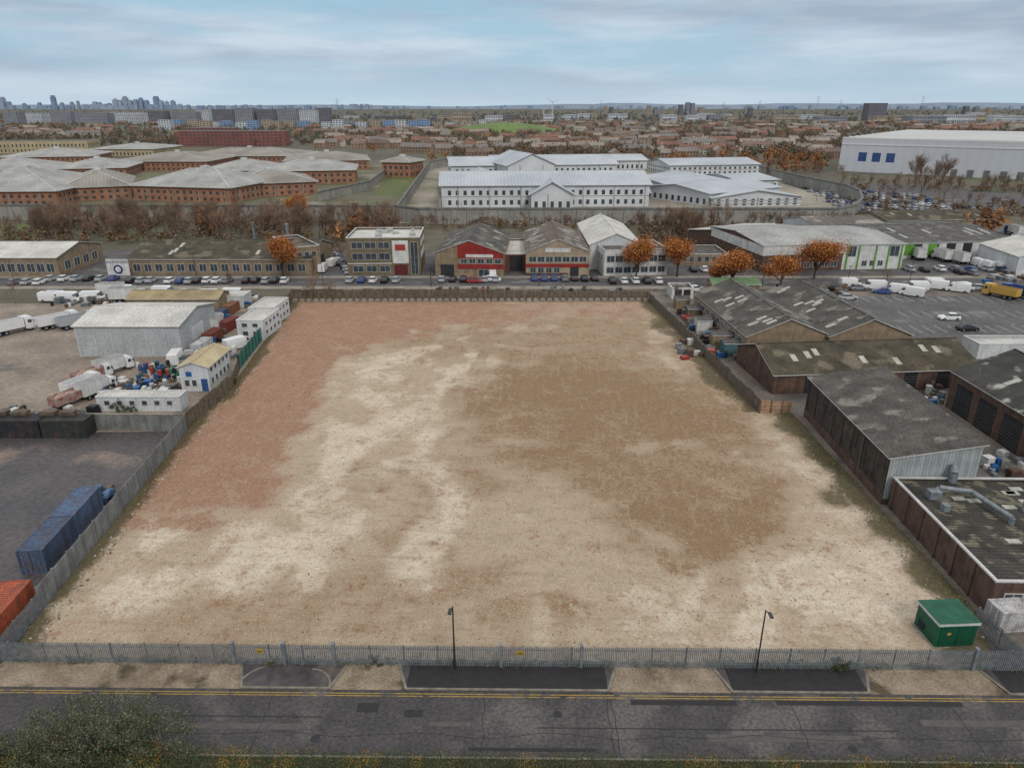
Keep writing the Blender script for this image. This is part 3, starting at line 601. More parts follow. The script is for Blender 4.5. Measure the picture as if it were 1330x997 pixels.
# --- right-hand side
h=hgt(1145,655,595)
e,W,D,fb=building('timber_clad_warehouse',Vector((41.9,70.2,0)),Vector((51.6,69.9,0)),24.8,h,'mono',1.7,wall=M('clad_white',S(176,182,182),S(150,157,157),sc=.5,streak=.3,stripe=('xy',.35,.2)),rm=grey_ry,rl=0)
mb=MB(); tm=M('timber_dark',S(96,86,78),S(62,56,52),sc=.8,streak=.5,stripe=('xy',.32,.5))
fb(mb,'L',.02,D-.02,1.3,h-.05,.005,.08,tm); part(e,'timber_cladding',mb)
mb=MB(); fb(mb,'L',0,D,0,1.3,.005,.13,brick_r); fb(mb,'F',0,W,0,.7,.005,.1,brick_r); part(e,'brick_plinth',mb)
mb=MB(); [fb(mb,'L',s,s+.18,1.3,h-.05,.085,.16,tm) for s in np.arange(.5,D,3)]; part(e,'posts',mb)
mb=MB().cyl((W-3,-.8,2.6),(W-3,-.8,4.6),.45,.45,12,galv).cyl((W-3,-.8,4.6),(W-3,-.4,5.4),.45,.3,12,galv).box(W-3.6,W-2.4,-1.3,-.1,2.4,2.6,galv).cyl((W-3.5,-.8,0),(W-3.5,-.8,2.4),.06,.06,6,galv).cyl((W-2.5,-.8,0),(W-2.5,-.8,2.4),.06,.06,6,galv); part(e,'extractor',mb)
h=hgt(1278,800,755)
e,W,D,fb=building('brick_workshop',Vector((42.0,51.2,0)),Vector((56.5,50.9,0)),18.6,h,'flat',wall=brick_r,rm=dark_ry,par=.25,wins=[('F',3,1.3,2.4,.05,.5,.7)],doors=[('F',1,0,2.6,.55,.75,.9)])
mb=MB()
for i in range(14):
    x,y=U(1.5,12),U(1,17); mb.box(x,x+1.3,y,y+.7,h-.24,h-.12,skyl)
part(e,'rooflights',mb)
mb=MB(); [fb(mb,'L',s,s+.35,0,h-.12,.004,.12,brick_r) for s in np.arange(.5,D,3)]; part(e,'piers',mb)
mb=MB(); mb.cyl((3.3,15.5,h+.5),(6.2,14.6,h+.5),.28,.28,10,galv).cyl((6.2,14.6,h+.5),(7.2,9.5,h+.5),.28,.28,10,galv).cyl((7.2,9.5,h+.5),(7.2,9.5,h-.2),.28,.28,10,galv).cyl((3.3,15.5,h+.5),(3.3,15.5,h-.2),.3,.3,10,galv).box(1.6,2.8,14,15,h-.2,h+.7,galv).box(1.8,2.4,11.6,12.4,h-.2,h+.5,galv).cyl((10,12,h-.2),(10,12,h+1),.2,.2,8,galv); part(e,'duct',mb)
h=hgt(1003,512,487)
building('long_mossy_workshop',G(1003,512),G(1268,503),15,h,'gx',2.6,wall=brick_r,rm=moss_r,rl=7,doors=[('F',5,0,3,.1,.9,.4)])
for a,b in ((967,1072),(1073,1178)):
    p,q=G(a,466),G(b,464); building('twin_gable_workshop',p,q,31,4.2,'gy',3.0,wall=brick_t,rm=grey_ry,rl=9,wins=[('L',9,2,3.2,.05,.95,.6)])
h=5.6
building('industrial_unit',Vector((65.2,76,0)),Vector((82,76,0)),22.5,h,'gy',3.2,wall=brick_r,rm=M('roof_patchy',S(78,76,70),S(58,58,54),sc=.5,stripe=('y',.5,.35),c3=S(180,178,170),c3sc=.3,c3t=.6),rl=3,doors=[('L',4,0,4.4,.04,.98,.72)])
building('small_store',G(1268,466),G(1400,466),5,2.8,'flat',wall=white,rm=pale_r)
building('small_store',G(925,386),G(985,386),6,3,'gx',.8,wall=brick_t,rm=M('roof_green',S(110,136,100),S(90,116,82),sc=.5,stripe=('x',.5,.2)))
building('garage',G(872,388),G(900,388),5,2.6,'flat',wall=whitep,rm=grey_r,doors=[('F',2,0,2.2,.1,.9,.8)])
for (u,v,w_,hh,mt) in ((905,432,3,2.4,whitep),(925,452,3.5,2.4,brick_t),(893,415,2.5,2.2,wood),(940,462,3,2.2,M('shed_teal',S(70,106,112),sc=1)),(878,402,3,2.2,brick_t)):
    p=G(u,v); building('shed',p,p+Vector((w_,0,0)),3,hh,'gx',.4,wall=mt,rm=grey_r,over=.15)
A=G(1213,841); B=G(1263,839)
e,W,D,fb=building('substation_kiosk',A,B,2.9,2.25,'hip',.35,wall=greenp,rm=greenp,over=.12)
mb=MB()
for s in (.25,W/2+.05): fb(mb,'F',s,s+W/2-.3,.15,2.05,.004,.04,M('green_dark',S(22,80,58),sc=1,rough=.5)); 
for k in range(6): fb(mb,'L',.4,1.3,.4+k*.12,.46+k*.12,.004,.04,dark)
fb(mb,'F',.8,1.1,1.3,1.55,.045,.06,yel)
part(e,'doors',mb); part(e,'plinth',MB().box(-.15,W+.15,-.15,D+.15,0,.1,conc))
# --- left yard
h=hgt(104,463,424)
e,W,D,fb=building('white_warehouse',G(104,463),G(238,463),16,h,'gx',1.5,wall=M('clad_cool',S(180,183,184),S(162,165,167),sc=.2,streak=.15,stripe=('xy',.4,.12)),rm=pale_r,rl=0,doors=[('R',1,0,4,.3,.65,.9,white)])
part(e,'downpipes',(lambda m:[fb(m,'F',s,s+.1,0,h,.01,.1,frame) for s in np.arange(.3,W,W/6)] and m)(MB()))
h=hgt(237,508,477)
e,W,D,fb=building('site_office',G(237,508),G(274,508),9,h,'gy',.8,wall=white,rm=M('roof_cream',S(186,172,140),S(166,150,120),sc=.4,stripe=('y',.5,.12)),wins=[('F',2,.9,1.9,.1,.6,.6),('R',5,.9,1.9,.05,.95,.5),('R',5,2.9,3.7,.05,.95,.5)],doors=[('F',1,0,2.1,.7,.95,.9,M('door_blue',S(40,80,140),sc=1))])
fb_=MB(); fb(fb_,'F',1.0,1.9,2.5,3.3,.02,.05,M('sign_blue',S(40,90,150),sc=1)); part(e,'sign',fb_)
for (u,v) in ((310,441),(325,424)):
    p=G(u,v); building('portable_cabin',p,p+Vector((5.2,-.3,0)),9,3.9,'flat',wall=white,rm=pale_r,par=.12,wins=[('R',4,.9,1.7,.05,.95,.5),('R',4,2.6,3.3,.05,.95,.5),('F',2,.9,1.7,.1,.9,.5),('F',2,2.6,3.3,.1,.9,.5)])
building('storage_shed',G(168,407),G(285,407),7,3.2,'gx',1,wall=brick_t,rm=M('roof_tan',S(164,148,114),S(134,120,94),sc=.3,stripe=('x',.6,.15)))
building('storage_shed',G(255,399),G(318,399),5,2.6,'flat',wall=white,rm=pale_r,par=.1)
p=G(128,534); building('low_white_cabin',p,G(236,534),2.6,2.3,'flat',wall=white,rm=pale_r,par=.1,wins=[('F',6,1,1.7,.05,.95,.4)])
# --- rear row
H=hgt
building('brick_unit',G(-30,359),G(78,359),22,H(0,359,335),'gx',2.2,wall=brick_t,rm=pale_r,wins=[('F',8,1.2,3.4,.03,.97,.75),('R',4,1.2,3.4,.1,.9,.6)])
building('brick_unit',G(-190,359),G(-35,359),22,H(0,359,335),'gx',2.2,wall=brick_t,rm=moss_r,wins=[('F',8,1.2,3.4,.03,.97,.75)])
building('long_brick_warehouse',G(168,357),G(405,357),25,H(280,357,337),'gx',3.0,wall=brick_t,rm=moss_r,rl=4,wins=[('F',16,1,2.9,.02,.98,.62)],doors=[('R',1,0,3.2,.3,.6,.8)])
building('side_unit',G(384,357),G(418,353),20,H(400,355,320),'flat',wall=brick_t,rm=grey_r,wins=[('F',3,4.4,5.8,.1,.9,.6)],doors=[('F',1,0,3.4,.2,.8,.8)])
tan3=M('brick_olive',S(120,108,86),S(98,88,70),sc=.6,streak=.15)
h=H(500,358,309)
e,W,D,fb=building('office_building',G(453,358),G(547,357),17,h,'flat',wall=tan3,rm=pale_r,par=.6,units=7,wins=[('F',3,1.0,2.6,.05,.6,.75),('F',3,4.2,5.9,.05,.6,.8),('F',3,7.2,8.8,.05,.6,.8),('F',1,.2,h-1.2,.86,.98,.8),('R',5,4.2,5.8,.1,.9,.5),('R',5,7.2,8.6,.1,.9,.5)])
mb=MB(); fb(mb,'F',W*.62,W*.84,3.2,h-.8,.01,.12,whitep); fb(mb,'F',W*.64,W*.82,.3,2.8,.02,.2,M('maroon',S(96,40,44),sc=1)); fb(mb,'F',W*.66,W*.8,6.6,8.2,.13,.16,M('sign_panel_red',S(160,64,54),sc=1)); fb(mb,'F',0,W*.61,3.1,3.35,.095,.14,frame); part(e,'facade_panels',mb)
h=H(610,360,329)
e,W,D,fb=building('red_fronted_unit',G(566,359),G(654,360),30,h,'gy',3.2,wall=brick_t,rm=grey_ry,rl=4,wins=[('F',5,3.6,4.8,.36,.98,.7)],doors=[('F',1,0,3.2,.05,.3,.8,dark),('F',1,0,2,.62,.8,.8,glass)])
mb=MB(); m=W/2; mb.prism([(W*.33,4.95),(W-.05,4.95),(W-.05,h),(m,h+2.9),(W*.33,h+1.9)],-.12,-.005,redp); fb(mb,'F',W*.33,W,2.2,3.4,.1,.16,redp); fb(mb,'F',W*.45,W*.85,5.2,6.0,.13,.17,whitep); part(e,'red_cladding',mb)
building('link_unit',G(655,352),G(684,352),24,H(670,352,330),'flat',wall=M('maroon_cladding',S(120,74,66),sc=.6,streak=.2),rm=pale_r,doors=[('F',1,0,4.2,.2,.85,.9)])
h=H(722,358,327)
e,W,D,fb=building('brick_trade_unit',G(683,358),G(765,358),32,h,'gy',3.2,wall=M('brick_cream',S(160,144,124),S(138,122,104),sc=.5),rm=M('roof_striped',S(112,100,90),S(90,80,72),sc=.4,stripe=('y',5,.25),c3=S(160,154,146),c3sc=.3,c3t=.57),rl=10,wins=[('F',7,3.7,5.1,.04,.96,.8),('F',4,.8,2.2,.05,.55,.7)],doors=[('F',1,0,3,.68,.85,.8)])
mb=MB(); fb(mb,'F',0,W,2.3,3.2,.1,.16,redp); fb(mb,'F',0,W*.66,0,.75,.02,.1,brick_r); fb(mb,'F',W*.3,W*.7,h-.1,h+1.0,.03,.1,whitep); part(e,'facade_bands',mb)
building('white_shed',G(765,350),G(832,350),38,H(800,350,318),'gy',3.0,wall=white,rm=pale_r,rl=3)
building('glass_fronted_office',G(784,359),G(866,357),14,H(820,358,324),'flat',wall=whitep,rm=grey_r,par=.4,units=4,wins=[('F',7,.9,2.4,.03,.97,.8),('F',7,3.8,5.4,.03,.97,.85),('L',4,3.8,5.4,.1,.9,.6)])
building('low_unit',G(880,345),G(945,345),14,H(900,345,330),'flat',wall=brick_t,rm=grey_r,wins=[('F',6,1.2,2.6,.05,.95,.6)])
h=H(1040,352,318)
e,W,D,fb=building('white_fascia_unit',G(988,354),G(1092,350),34,h,'gx',1.4,wall=brick_r,rm=light_r,rl=8,wins=[('F',8,1,2.4,.05,.95,.7)])
mb=MB(); fb(mb,'F',0,W,h-2.6,h-.05,.01,.15,whitep); fb(mb,'L',0,D,h-2.6,h-.05,.01,.15,whitep); part(e,'fascia',mb)
h=H(1130,350,318)
e,W,D,fb=building('green_trim_unit',G(1092,350),G(1170,349),32,h,'gx',1.2,wall=whitep,rm=light_r,wins=[('F',1,3.6,6.4,.06,.22,.8),('F',1,3.6,6.4,.75,.93,.8),('F',3,1,2.4,.3,.7,.6)])
mb=MB()
for a in (.05,.24,.52,.73,.94): fb(mb,'F',W*a,W*a+.45,0,h-.3,.1,.14,limep)
part(e,'green_trim',mb)
h=H(1240,334,314)
e,W,D,fb=building('long_grey_warehouse',G(1172,336),G(1312,332),38,h,'gx',2.2,wall=whitep,rm=grey_r,rl=8,doors=[('F',6,0,4.2,.04,.96,.55,dark)])
mb=MB()
for a in (.0,.21,.8): fb(mb,'F',W*a+.2,W*a+3,1,h-.4,.06,.1,limep)
part(e,'green_panels',mb)
building('grey_warehouse',G(1060,316),G(1150,313),22,5,'gx',2,wall=white,rm=M('roof_asbestos',S(106,100,94),S(86,80,76),sc=.2,stripe=('x',3,.15),c3=S(146,142,134),c3sc=.1,c3t=.56))
building('grey_warehouse',G(1150,306),G(1290,303),20,5,'gx',2,wall=brick_t,rm=moss_r,rl=5)
building('tented_store',G(1318,358),G(1420,360),20,5,'gy',2.5,wall=white,rm=pale_r)
building('workshop',G(965,335),G(1040,325),24,5,'gx',1.6,wall=brick_r,rm=pale_r)
e=bpy.data.objects.new('notice_board',None); scene.collection.objects.link(e); p=G(156,361); e.location=p
obj('board',MB().box(-2.9,2.9,-.06,.06,.7,5.0,whitep).box(-2.7,-2.5,.062,.2,0,4.8,galv).box(2.5,2.7,.062,.2,0,4.8,galv),e)
def text(s,parent,x,y,z,size,mat):
    c=bpy.data.curves.new('lettering','FONT'); c.body=s; c.size=size; c.align_x='CENTER'; c.extrude=.01; c.materials.append(mat); o=bpy.data.objects.new('lettering',c); scene.collection.objects.link(o); o.parent=parent; o.location=(x,y,z); o.rotation_euler=(math.pi/2,0,0)
navy=M('sign_navy',S(30,50,100),sc=1,bump=0)
text('SOUTHWARK',e,0,-.08,3.9,.92,navy); obj('emblem',MB().cyl((0,-.062,2.3),(0,-.1,2.3),1.2,1.2,24,navy).cyl((0,-.101,2.3),(0,-.12,2.3),.75,.75,24,whitep),e)
# --- prison
def pris(u1,v1,u2,v2,vt,D,rh,roof='hip',wall=brick_o,rm=None,rows=2):
    A,B=G(u1,v1),G(u2,v2); h=hgt((u1+u2)/2,(v1+v2)/2,vt); W=(B-A).length; n=max(3,int(W/3.5)); nD=max(3,int(D/4))
    ws=[]
    for r_ in range(rows):
        z=h*(.12+r_*.86/rows); ws+= [('F',n,z,z+h/rows*.42,.02,.98,.42),('R',nD,z,z+h/rows*.42,.02,.98,.42),('L',nD,z,z+h/rows*.42,.02,.98,.42)]
    e,W,D,fb=building('prison_block',A,B,D,h,roof,rh,wall=wall,rm=rm or light_r,wins=ws,simple=True,over=1.2)
    mb=MB()
    for f,l in (('F',W),('R',D)):
        for r_ in range(1,rows): fb(mb,f,0,l,h*r_/rows-.2,h*r_/rows,.035,.12,conc)
        for s in np.arange(7,l-2,14): fb(mb,f,s,s+.5,0,h-.1,.035,.2,conc if wall is brick_o else light_r)
    part(e,'wall_bands',mb)
lr2=M('roof_warm_grey',S(148,143,135),S(124,119,112),sc=.08,stripe=('x',1.5,.15),fine=.15)
for q in ((-90,268,76,267,249,60,8),(84,262,172,258,243,50,6),(-60,236,60,234,222,50,6),(70,232,165,230,219,45,5),(0,216,120,214,204,60,5),(150,222,270,222,210,60,5),
          (176,260,300,264,243,42,7),(300,257,412,252,238,38,5),(262,236,345,236,222,45,5),(345,240,462,238,222,40,5),(370,222,480,220,209,50,5),(240,214,380,214,203,60,5)): pris(*q,rm=lr2 if q[1]%4 else light_r)
pris(497,230,533,231,211,22,3,rows=2,rm=lr2)
cream=M('render_cream',S(180,164,130),S(162,146,114),sc=.1,streak=.1)
pris(-40,200,116,198,184,40,1,'flat',cream,grey_r,2); pris(120,203,200,203,194,60,4,'hip',cream,light_r,1)
wh=M('prison_white',S(200,203,205),S(182,185,188),sc=.1,streak=.1,fine=.1); wr=M('prison_roof_white',S(176,182,188),S(160,166,173),sc=.06,stripe=('x',1.5,.1),fine=.1)
pris(574,270,842,268,240,34,4.5,'gx',wh,wr,2); pris(586,236,800,233,214,30,4,'gx',wh,wr,2); pris(640,222,840,220,209,40,3,'gx',wh,wr,1)
pris(690,273,744,273,252,30,5,'gy',wh,wr,1); pris(660,240,720,238,214,40,6,'gy',wh,wr,1); pris(600,246,640,246,230,28,3,'gy',wh,wr,1)
pris(832,238,925,269,243,42,3,'gx',wh,wr,3); pris(920,268,1010,258,247,40,2.5,'gx',wh,wr,1); pris(870,228,985,226,214,40,3,'gx',wh,wr,2); pris(960,245,1010,243,234,40,2,'gx',wh,wr,1)
pris(770,262,842,262,250,16,2,'gx',wh,wr,1)
def wallline(name,pts,h,mat,cop):
    mb=MB()
    for (u,v),(u2,v2) in zip(pts,pts[1:]):
        a,b=G(u,v),G(u2,v2); T=Matrix.Translation(a)@Matrix.Rotation(ang(a,b),4,'Z'); l=(b-a).length; mb.box(0,l,-.2,.2,0,h,mat,T).box(-.1,l+.1,-.45,.45,h+.002,h+.7,cop,T)
        x=0
        while x<l: mb.box(x,x+.3,-.3,-.205,0,h,cop,T); x+=6
    obj(name,mb)
wcon=M('prison_wall_concrete',S(154,152,145),S(130,128,122),sc=.15,streak=.3)
wallline('prison_wall',[(-250,285),(515,287),(545,291),(1085,291),(1108,286),(1117,276),(1114,264),(1098,256),(1040,243),(985,228)],5.5,wcon,conc_w)
wallline('prison_wall',[(516,286),(558,220),(590,215)],5,wcon,conc_w); wallline('prison_wall',[(572,288),(573,236)],4,wcon,conc_w); wallline('prison_wall',[(412,262),(480,246),(500,230)],4,wcon,conc_w)
# --- distribution centre
h=hgt(1090,224,181)
e,W,D,fb=building('distribution_centre',G(1088,222),G(1600,247),G(1500,212),h,'flat',wall=M('clad_pale_grey',S(186,189,195),S(180,183,189),sc=.02,stripe=('xy',6,.04),fine=.03,bump=0),rm=M('roof_far_white',S(204,204,202),S(196,196,196),sc=.02,fine=.04,bump=0),par=.3,simple=True,doors=[('F',3,7,h*.6,.05,.18,.6,M('glazing_blue',S(58,84,130),sc=.2,rough=.2)),('L',3,6,h*.7,.1,.9,.4,M('glazing_blue'))])
mb=MB()
for i in range(14): mb.box(0,W,i*D/14,i*D/14+2.2,h-.2,h+1.0,M('roof_far_white'))
fb(mb,'F',0,W,h*.82,h*.86,.05,.3,M('roof_far_white')); [fb(mb,'F',s,s+3.5,0,4.5,.05,.3,conc_w) for s in np.arange(60,W,9)]
part(e,'roof_ridges',mb)
# --- suburbs
roofr=[M('tile_red',S(132,98,86),S(112,84,74),sc=.05,bump=0),M('tile_brown',S(118,100,90),S(100,86,80),sc=.05,bump=0),M('tile_grey',S(124,118,116),sc=.05,bump=0),M('tile_pale',S(146,136,128),sc=.05,bump=0)]
wl=[M('house_brick',S(148,124,106),S(130,108,92),sc=.05,bump=0),M('house_render',S(190,183,170),sc=.05,bump=0)]
mb=MB()
zones=[(380,1080,172,200,140),(560,1080,200,208,14),(0,230,158,178,40),(380,620,166,176,36),(980,1330,160,172,60),(600,1000,160,172,70)]
for (u0,u1,v0,v1,n) in zones:
    for _ in range(n):
        p=G(U(u0,u1),U(v0,v1)); W=U(12,38); D=9; h=5.5; T=Matrix.Translation(p)@Matrix.Rotation(random.choice((0,0,1.57,.3,-.3))+U(-.1,.1),4,'Z'); wm=wl[R()<.25]; rm=random.choice(roofr)
        mb.box(0,W,0,D,0,h,wm,T)
        for y0,y1 in ((-.4,D/2),(D+.4,D/2)): mb.poly([T@Vector(q) for q in ((-.3,y0,h-.1),(W+.3,y0,h-.1),(W+.3,y1,h+3.2),(-.3,y1,h+3.2))],rm)
        for x in (0,W): mb.poly([T@Vector(q) for q in ((x,0,h),(x,D,h),(x,D/2,h+3.1))],wm)
        x=1.5
        while x<W-2:
            for z in (1,3.4): mb.box(x,x+1.5,-.05,-.01,z,z+1.2,glass,T)
            if R()<.4: mb.box(x,x+.8,D/2-.4,D/2+.4,h+2,h+4.2,wm,T)
            x+=3.2
obj('housing_estate',mb)
def block(u,v,wpx,vt,D,wall,rows=None,name='apartment_block'):
    A,B=G(u-wpx/2,v),G(u+wpx/2,v); h=hgt(u,v,vt); rows=rows or max(2,int(h/3.2)); W=(B-A).length; n=max(3,int(W/5))
    building(name,A,B,D,h,'flat',wall=wall,rm=grey_r,simple=True,par=.3,wins=[('F',n,h*(k+.3)/rows,h*(k+.8)/rows,.02,.98,.55,M('far_glass',S(74,80,92),sc=.1,bump=0,rough=.4)) for k in range(rows)]+[('R',4,h*(k+.3)/rows,h*(k+.8)/rows,.05,.95,.5,M('far_glass')) for k in range(rows)])
b_red=M('flats_red',S(136,84,72),S(118,76,68),sc=.05,bump=0); b_gr=M('flats_grey',S(140,143,150),S(124,127,136),sc=.02,bump=0); b_dk=M('flats_dark',S(116,114,122),sc=.02,bump=0); b_bl=M('flats_blue',S(126,152,188),S(112,140,176),sc=.02,bump=0); b_wh=M('flats_white',S(192,197,203),sc=.02,bump=0); b_tn=M('flats_tan',S(166,152,134),sc=.02,bump=0)  # greys and whites lean blue: distance haze mixed into the base colour
for q in ((302,190,138,170,20,b_red),(275,186,60,166,20,b_red),(352,186,36,171,20,b_red)): block(*q)
for (u,w_,vt,c) in ((240,30,145,b_gr),(264,16,143,b_wh),(290,26,142,b_dk),(318,22,140,b_gr),(345,20,142,b_dk),(374,24,141,b_gr),(400,20,143,b_wh),(420,16,140,b_dk),(40,30,147,b_wh),(80,26,145,b_gr),(120,40,147,b_gr),(170,50,146,b_wh),(204,20,144,b_dk),(15,16,145,b_gr)): block(u,161+U(-2,2),w_,vt,40,c)
for i in range(28): block(215+i*16+U(-4,4),166+U(-3,4),U(9,15),157+U(-2,2),20,random.choice((b_bl,b_bl,b_tn,b_wh)))
for i in range(34): block(U(440,1000),156+U(-5,3),U(7,28),150+U(-3,1),40,random.choice((b_wh,b_wh,b_gr,b_tn,b_dk)),2,'industrial_shed')
for i in range(26): block(U(1000,1330),157+U(-5,4),U(10,44),151+U(-2,1),60,random.choice((b_wh,b_gr,b_tn)),2,'industrial_shed')
block(1138,157,23,134,45,b_dk,9,'tower_block'); block(1270,152,20,146,40,b_wh,4,'tower_block')
for (u,vt) in ((786,138),(794,139),(843,137),(852,139),(884,136),(893,133),(899,134),(910,139),(872,141),(1255,138),(1268,139),(1285,140),(975,140)): block(u,151,5,vt,30,random.choice((b_gr,b_tn,b_dk)),12,'tower_block')
skm=[M('skyline_haze_blue',S(128,146,170),S(116,134,160),sc=.003,bump=0),M('skyline_haze_pale',S(150,164,184),sc=.003,bump=0)]  # tower colours carry painted haze, no atmosphere is rendered
mb=MB()
for (u,vt,w_) in [(5,126,7),(13,132,5),(33,134,4),(53,133,4),(72,124,5),(82,133,4),(95,132,4),(103,131,3),(125,132,5),(131,133,4),(152,128,6),(158,130,5),(165,125,6),(171,130,5),(178,129,5),(185,127,5),(192,130,5),(205,125,6),(211,130,5),(218,131,4),(226,130,5),(234,135,6),(245,136,5),(262,137,8),(290,137,5),(440,138,2),(112,135,6),(143,134,5)]+[(U(-20,500),U(135,139),U(3,8)) for _ in range(90)]+[(U(500,1330),U(136.5,140),U(3,7)) for _ in range(80)]:
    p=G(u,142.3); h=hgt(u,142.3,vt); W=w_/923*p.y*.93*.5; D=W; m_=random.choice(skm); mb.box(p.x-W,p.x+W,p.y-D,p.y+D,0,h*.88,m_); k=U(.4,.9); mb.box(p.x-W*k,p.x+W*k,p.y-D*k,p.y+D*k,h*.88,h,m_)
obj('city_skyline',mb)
hm=M('hills',S(120,134,150),S(110,125,142),sc=.0004,bump=0)  # blue-grey is haze put into the hill colour
mb=MB(); prev=None
for i in range(161):
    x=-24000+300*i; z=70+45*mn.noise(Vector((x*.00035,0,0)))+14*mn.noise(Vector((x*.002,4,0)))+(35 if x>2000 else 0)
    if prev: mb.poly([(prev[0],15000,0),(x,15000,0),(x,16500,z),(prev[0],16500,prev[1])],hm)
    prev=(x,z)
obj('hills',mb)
mb=MB(); c=G(655,174)
for i in range(24):
    a0,a1=6.283*i/24,6.283*(i+1)/24
    for k in range(4):
        r0,r1=1-k/4,1-(k+1)/4; f=lambda a,r:(c.x+110*r*math.cos(a),c.y+60+60*r*math.sin(a),17*(1-r*r))
        mb.poly([f(a0,r0),f(a1,r0),f(a1,r1),f(a0,r1)],M('hill_grass',S(104,124,72),S(92,108,66),sc=.02,bump=0))
obj('grassy_hill',mb)
for (u,v,vh) in ((717,158,133),(706,154,143)):
    p=G(u,v); h=hgt(u,v,vh); mb=MB().cyl((0,0,0),(0,0,h),2.2,1.2,10,whitep).box(-1.5,1.5,-4,3,h-1.5,h+1.5,whitep)
    for k in range(3):
        a=.4+k*2.094; d=Vector((math.cos(a),0,math.sin(a))); mb.cyl(Vector((0,-4.5,h)),Vector((0,-4.5,h))+d*h*.42,1.1,.3,6,whitep)
    obj('wind_turbine',mb,loc=p)
for (u,v,vt) in ((331,312,290),(377,335,292)):
    p=G(u,v); h=hgt(u,v,vt); obj('flue_stack',MB().cyl((0,0,0),(0,0,h),.5,.45,10,galv).cyl((0,0,h),(0,0,h+.3),.65,.65,10,galv),loc=p)
for (u,v,vt) in ((938,152,132),(985,152,130),(1060,150,124),(1195,150,124),(1090,150,130),(780,150,130),(440,160,128),(1240,152,136)):
    p=G(u,v); h=hgt(u,v,vt); mb=MB()
    for sx_ in (-1,1):
        for sy in (-1,1): mb.cyl((sx_*h*.07,sy*h*.07,0),(0,0,h),.35,.2,4,galv)
    for z in (.7,.82,.92): mb.box(-h*.12,h*.12,-.3,.3,h*z,h*z+.5,galv)
    obj('pylon',mb,loc=p)
# ---------------------------------------------------------------- street lamps
def lamp(p,h,side=-1,t=1):
    mb=MB().cyl((0,0,0),(0,0,1.2),.1*t,.1*t,8,dark).cyl((0,0,1.2),(0,0,h),.07*t,.055*t,8,dark).cyl((0,0,h-.05),(.15*side,-.35,h+.05),.04,.04,6,dark).box(.15*side-.13,.15*side+.13,-.95,-.33,h,h+.12,M('lamp_head',S(60,62,66),sc=1,rough=.5)); obj('street_lamp',mb,loc=p)
lamp(ST(-4.6,FB-.35),hgt(590,866,784)); lamp(ST(19.4,FB-.4),hgt(983,868,787),1)
for (u,v,vt) in ((20,372,338),(255,358,330),(560,373,345),(800,358,330),(880,360,335),(990,372,338),(1100,372,345),(1255,270,248),(1225,265,240),(1140,255,232),(1060,262,238),(700,372,345),(420,372,340),(1180,372,340),(600,290,262),(760,290,262),(900,290,262)): lamp(G(u,v),hgt(u,v,vt))
# ---------------------------------------------------------------- vehicles
def wheel(mb,x,y,r=.33,w_=.22): mb.cyl((x,y-w_/2,r),(x,y+w_/2,r),r,r,12,rubber); mb.cyl((x,y-w_/2-.01,r),(x,y+w_/2+.01,r),r*.55,r*.55,8,galv)
lg=M('lamp_lens',S(220,220,210),sc=2,rough=.2,bump=0); tl=M('tail_lens',S(150,20,20),sc=2,rough=.3,bump=0)
def lofted(mb,secs,mat):
    n=len(mb.v); k=mb.mi(mat)
    for x,a,b,z0,z1 in secs: mb.v+=[(x,-a,z0),(x,a,z0),(x,a,z0+(z1-z0)*.6),(x,b,z1),(x,-b,z1),(x,-a,z0+(z1-z0)*.6)]
    for i in range(len(secs)-1):
        for j in range(6): a=n+i*6+j; b=n+i*6+(j+1)%6; mb.f.append((a,b,b+6,a+6)); mb.m.append(k)
    mb.f.append(tuple(range(n+5,n-1,-1))); e_=n+(len(secs)-1)*6; mb.f.append(tuple(range(e_,e_+6))); mb.m+=[k,k]
def car_mesh(kind=0):
    mb=MB(); L_=2.15
    lofted(mb,[(-L_,.7,.6,.35,.75),(-L_+.15,.85,.75,.25,.92),(-1.2,.89,.8,.22,.98),(0,.9,.82,.22,.97),(1.0,.89,.8,.22,.95),(L_-.3,.85,.72,.24,.8),(L_,.7,.6,.34,.62)],paint)
    xb=-1.75 if kind==0 else -2.0
    lofted(mb,[(xb,.72,.68,.93,.98),(xb+.4,.76,.6,.93,1.4),(.1,.77,.6,.93,1.43),(1.0,.74,.7,.9,.96)],glass)
    lofted(mb,[(xb+.42,.62,.58,1.39,1.44),(-.8,.64,.6,1.42,1.49),(.15,.62,.56,1.4,1.46)],paint)
    for s in (-1,1):
        mb.box(-.72,-.64,s*.7-.05,s*.7+.05,.95,1.42,paint); mb.box(.62,.8,s*.92-.08,s*.92+.08,.95,1.08,paint)
        mb.box(L_-.12,L_+.01,s*.6-.15,s*.6+.15,.55,.68,lg); mb.box(-L_-.01,-L_+.1,s*.62-.12,s*.62+.12,.65,.82,tl)
        for x in (-1.3,1.3): wheel(mb,x,s*.8)
    return mb.mesh('car')
def van_mesh():
    mb=MB(); lofted(mb,[(-2.6,.92,.85,.3,2.1),(-2.5,.95,.85,.28,2.2),(1.2,.95,.84,.28,2.2),(1.6,.95,.8,.28,1.95)],paint); lofted(mb,[(1.6,.95,.85,.28,1.25),(2.4,.9,.8,.28,1.05),(2.6,.8,.7,.32,.85)],paint)
    mb.poly([(1.62,-.8,1.95),(1.62,.8,1.95),(2.2,.78,1.14),(2.2,-.78,1.14)],glass)
    for s in (-1,1):
        mb.poly([(.9,s*.955,1.3),(1.6,s*.955,1.3),(1.6,s*.89,1.85),(.9,s*.89,1.85)],glass); mb.box(2.5,2.61,s*.6-.15,s*.6+.15,.65,.85,lg)
        for x in (-1.6,1.7): wheel(mb,x,s*.85)
    return mb.mesh('van')
load=M('waste_load',S(142,104,88),S(170,160,148),sc=2,fine=.4)
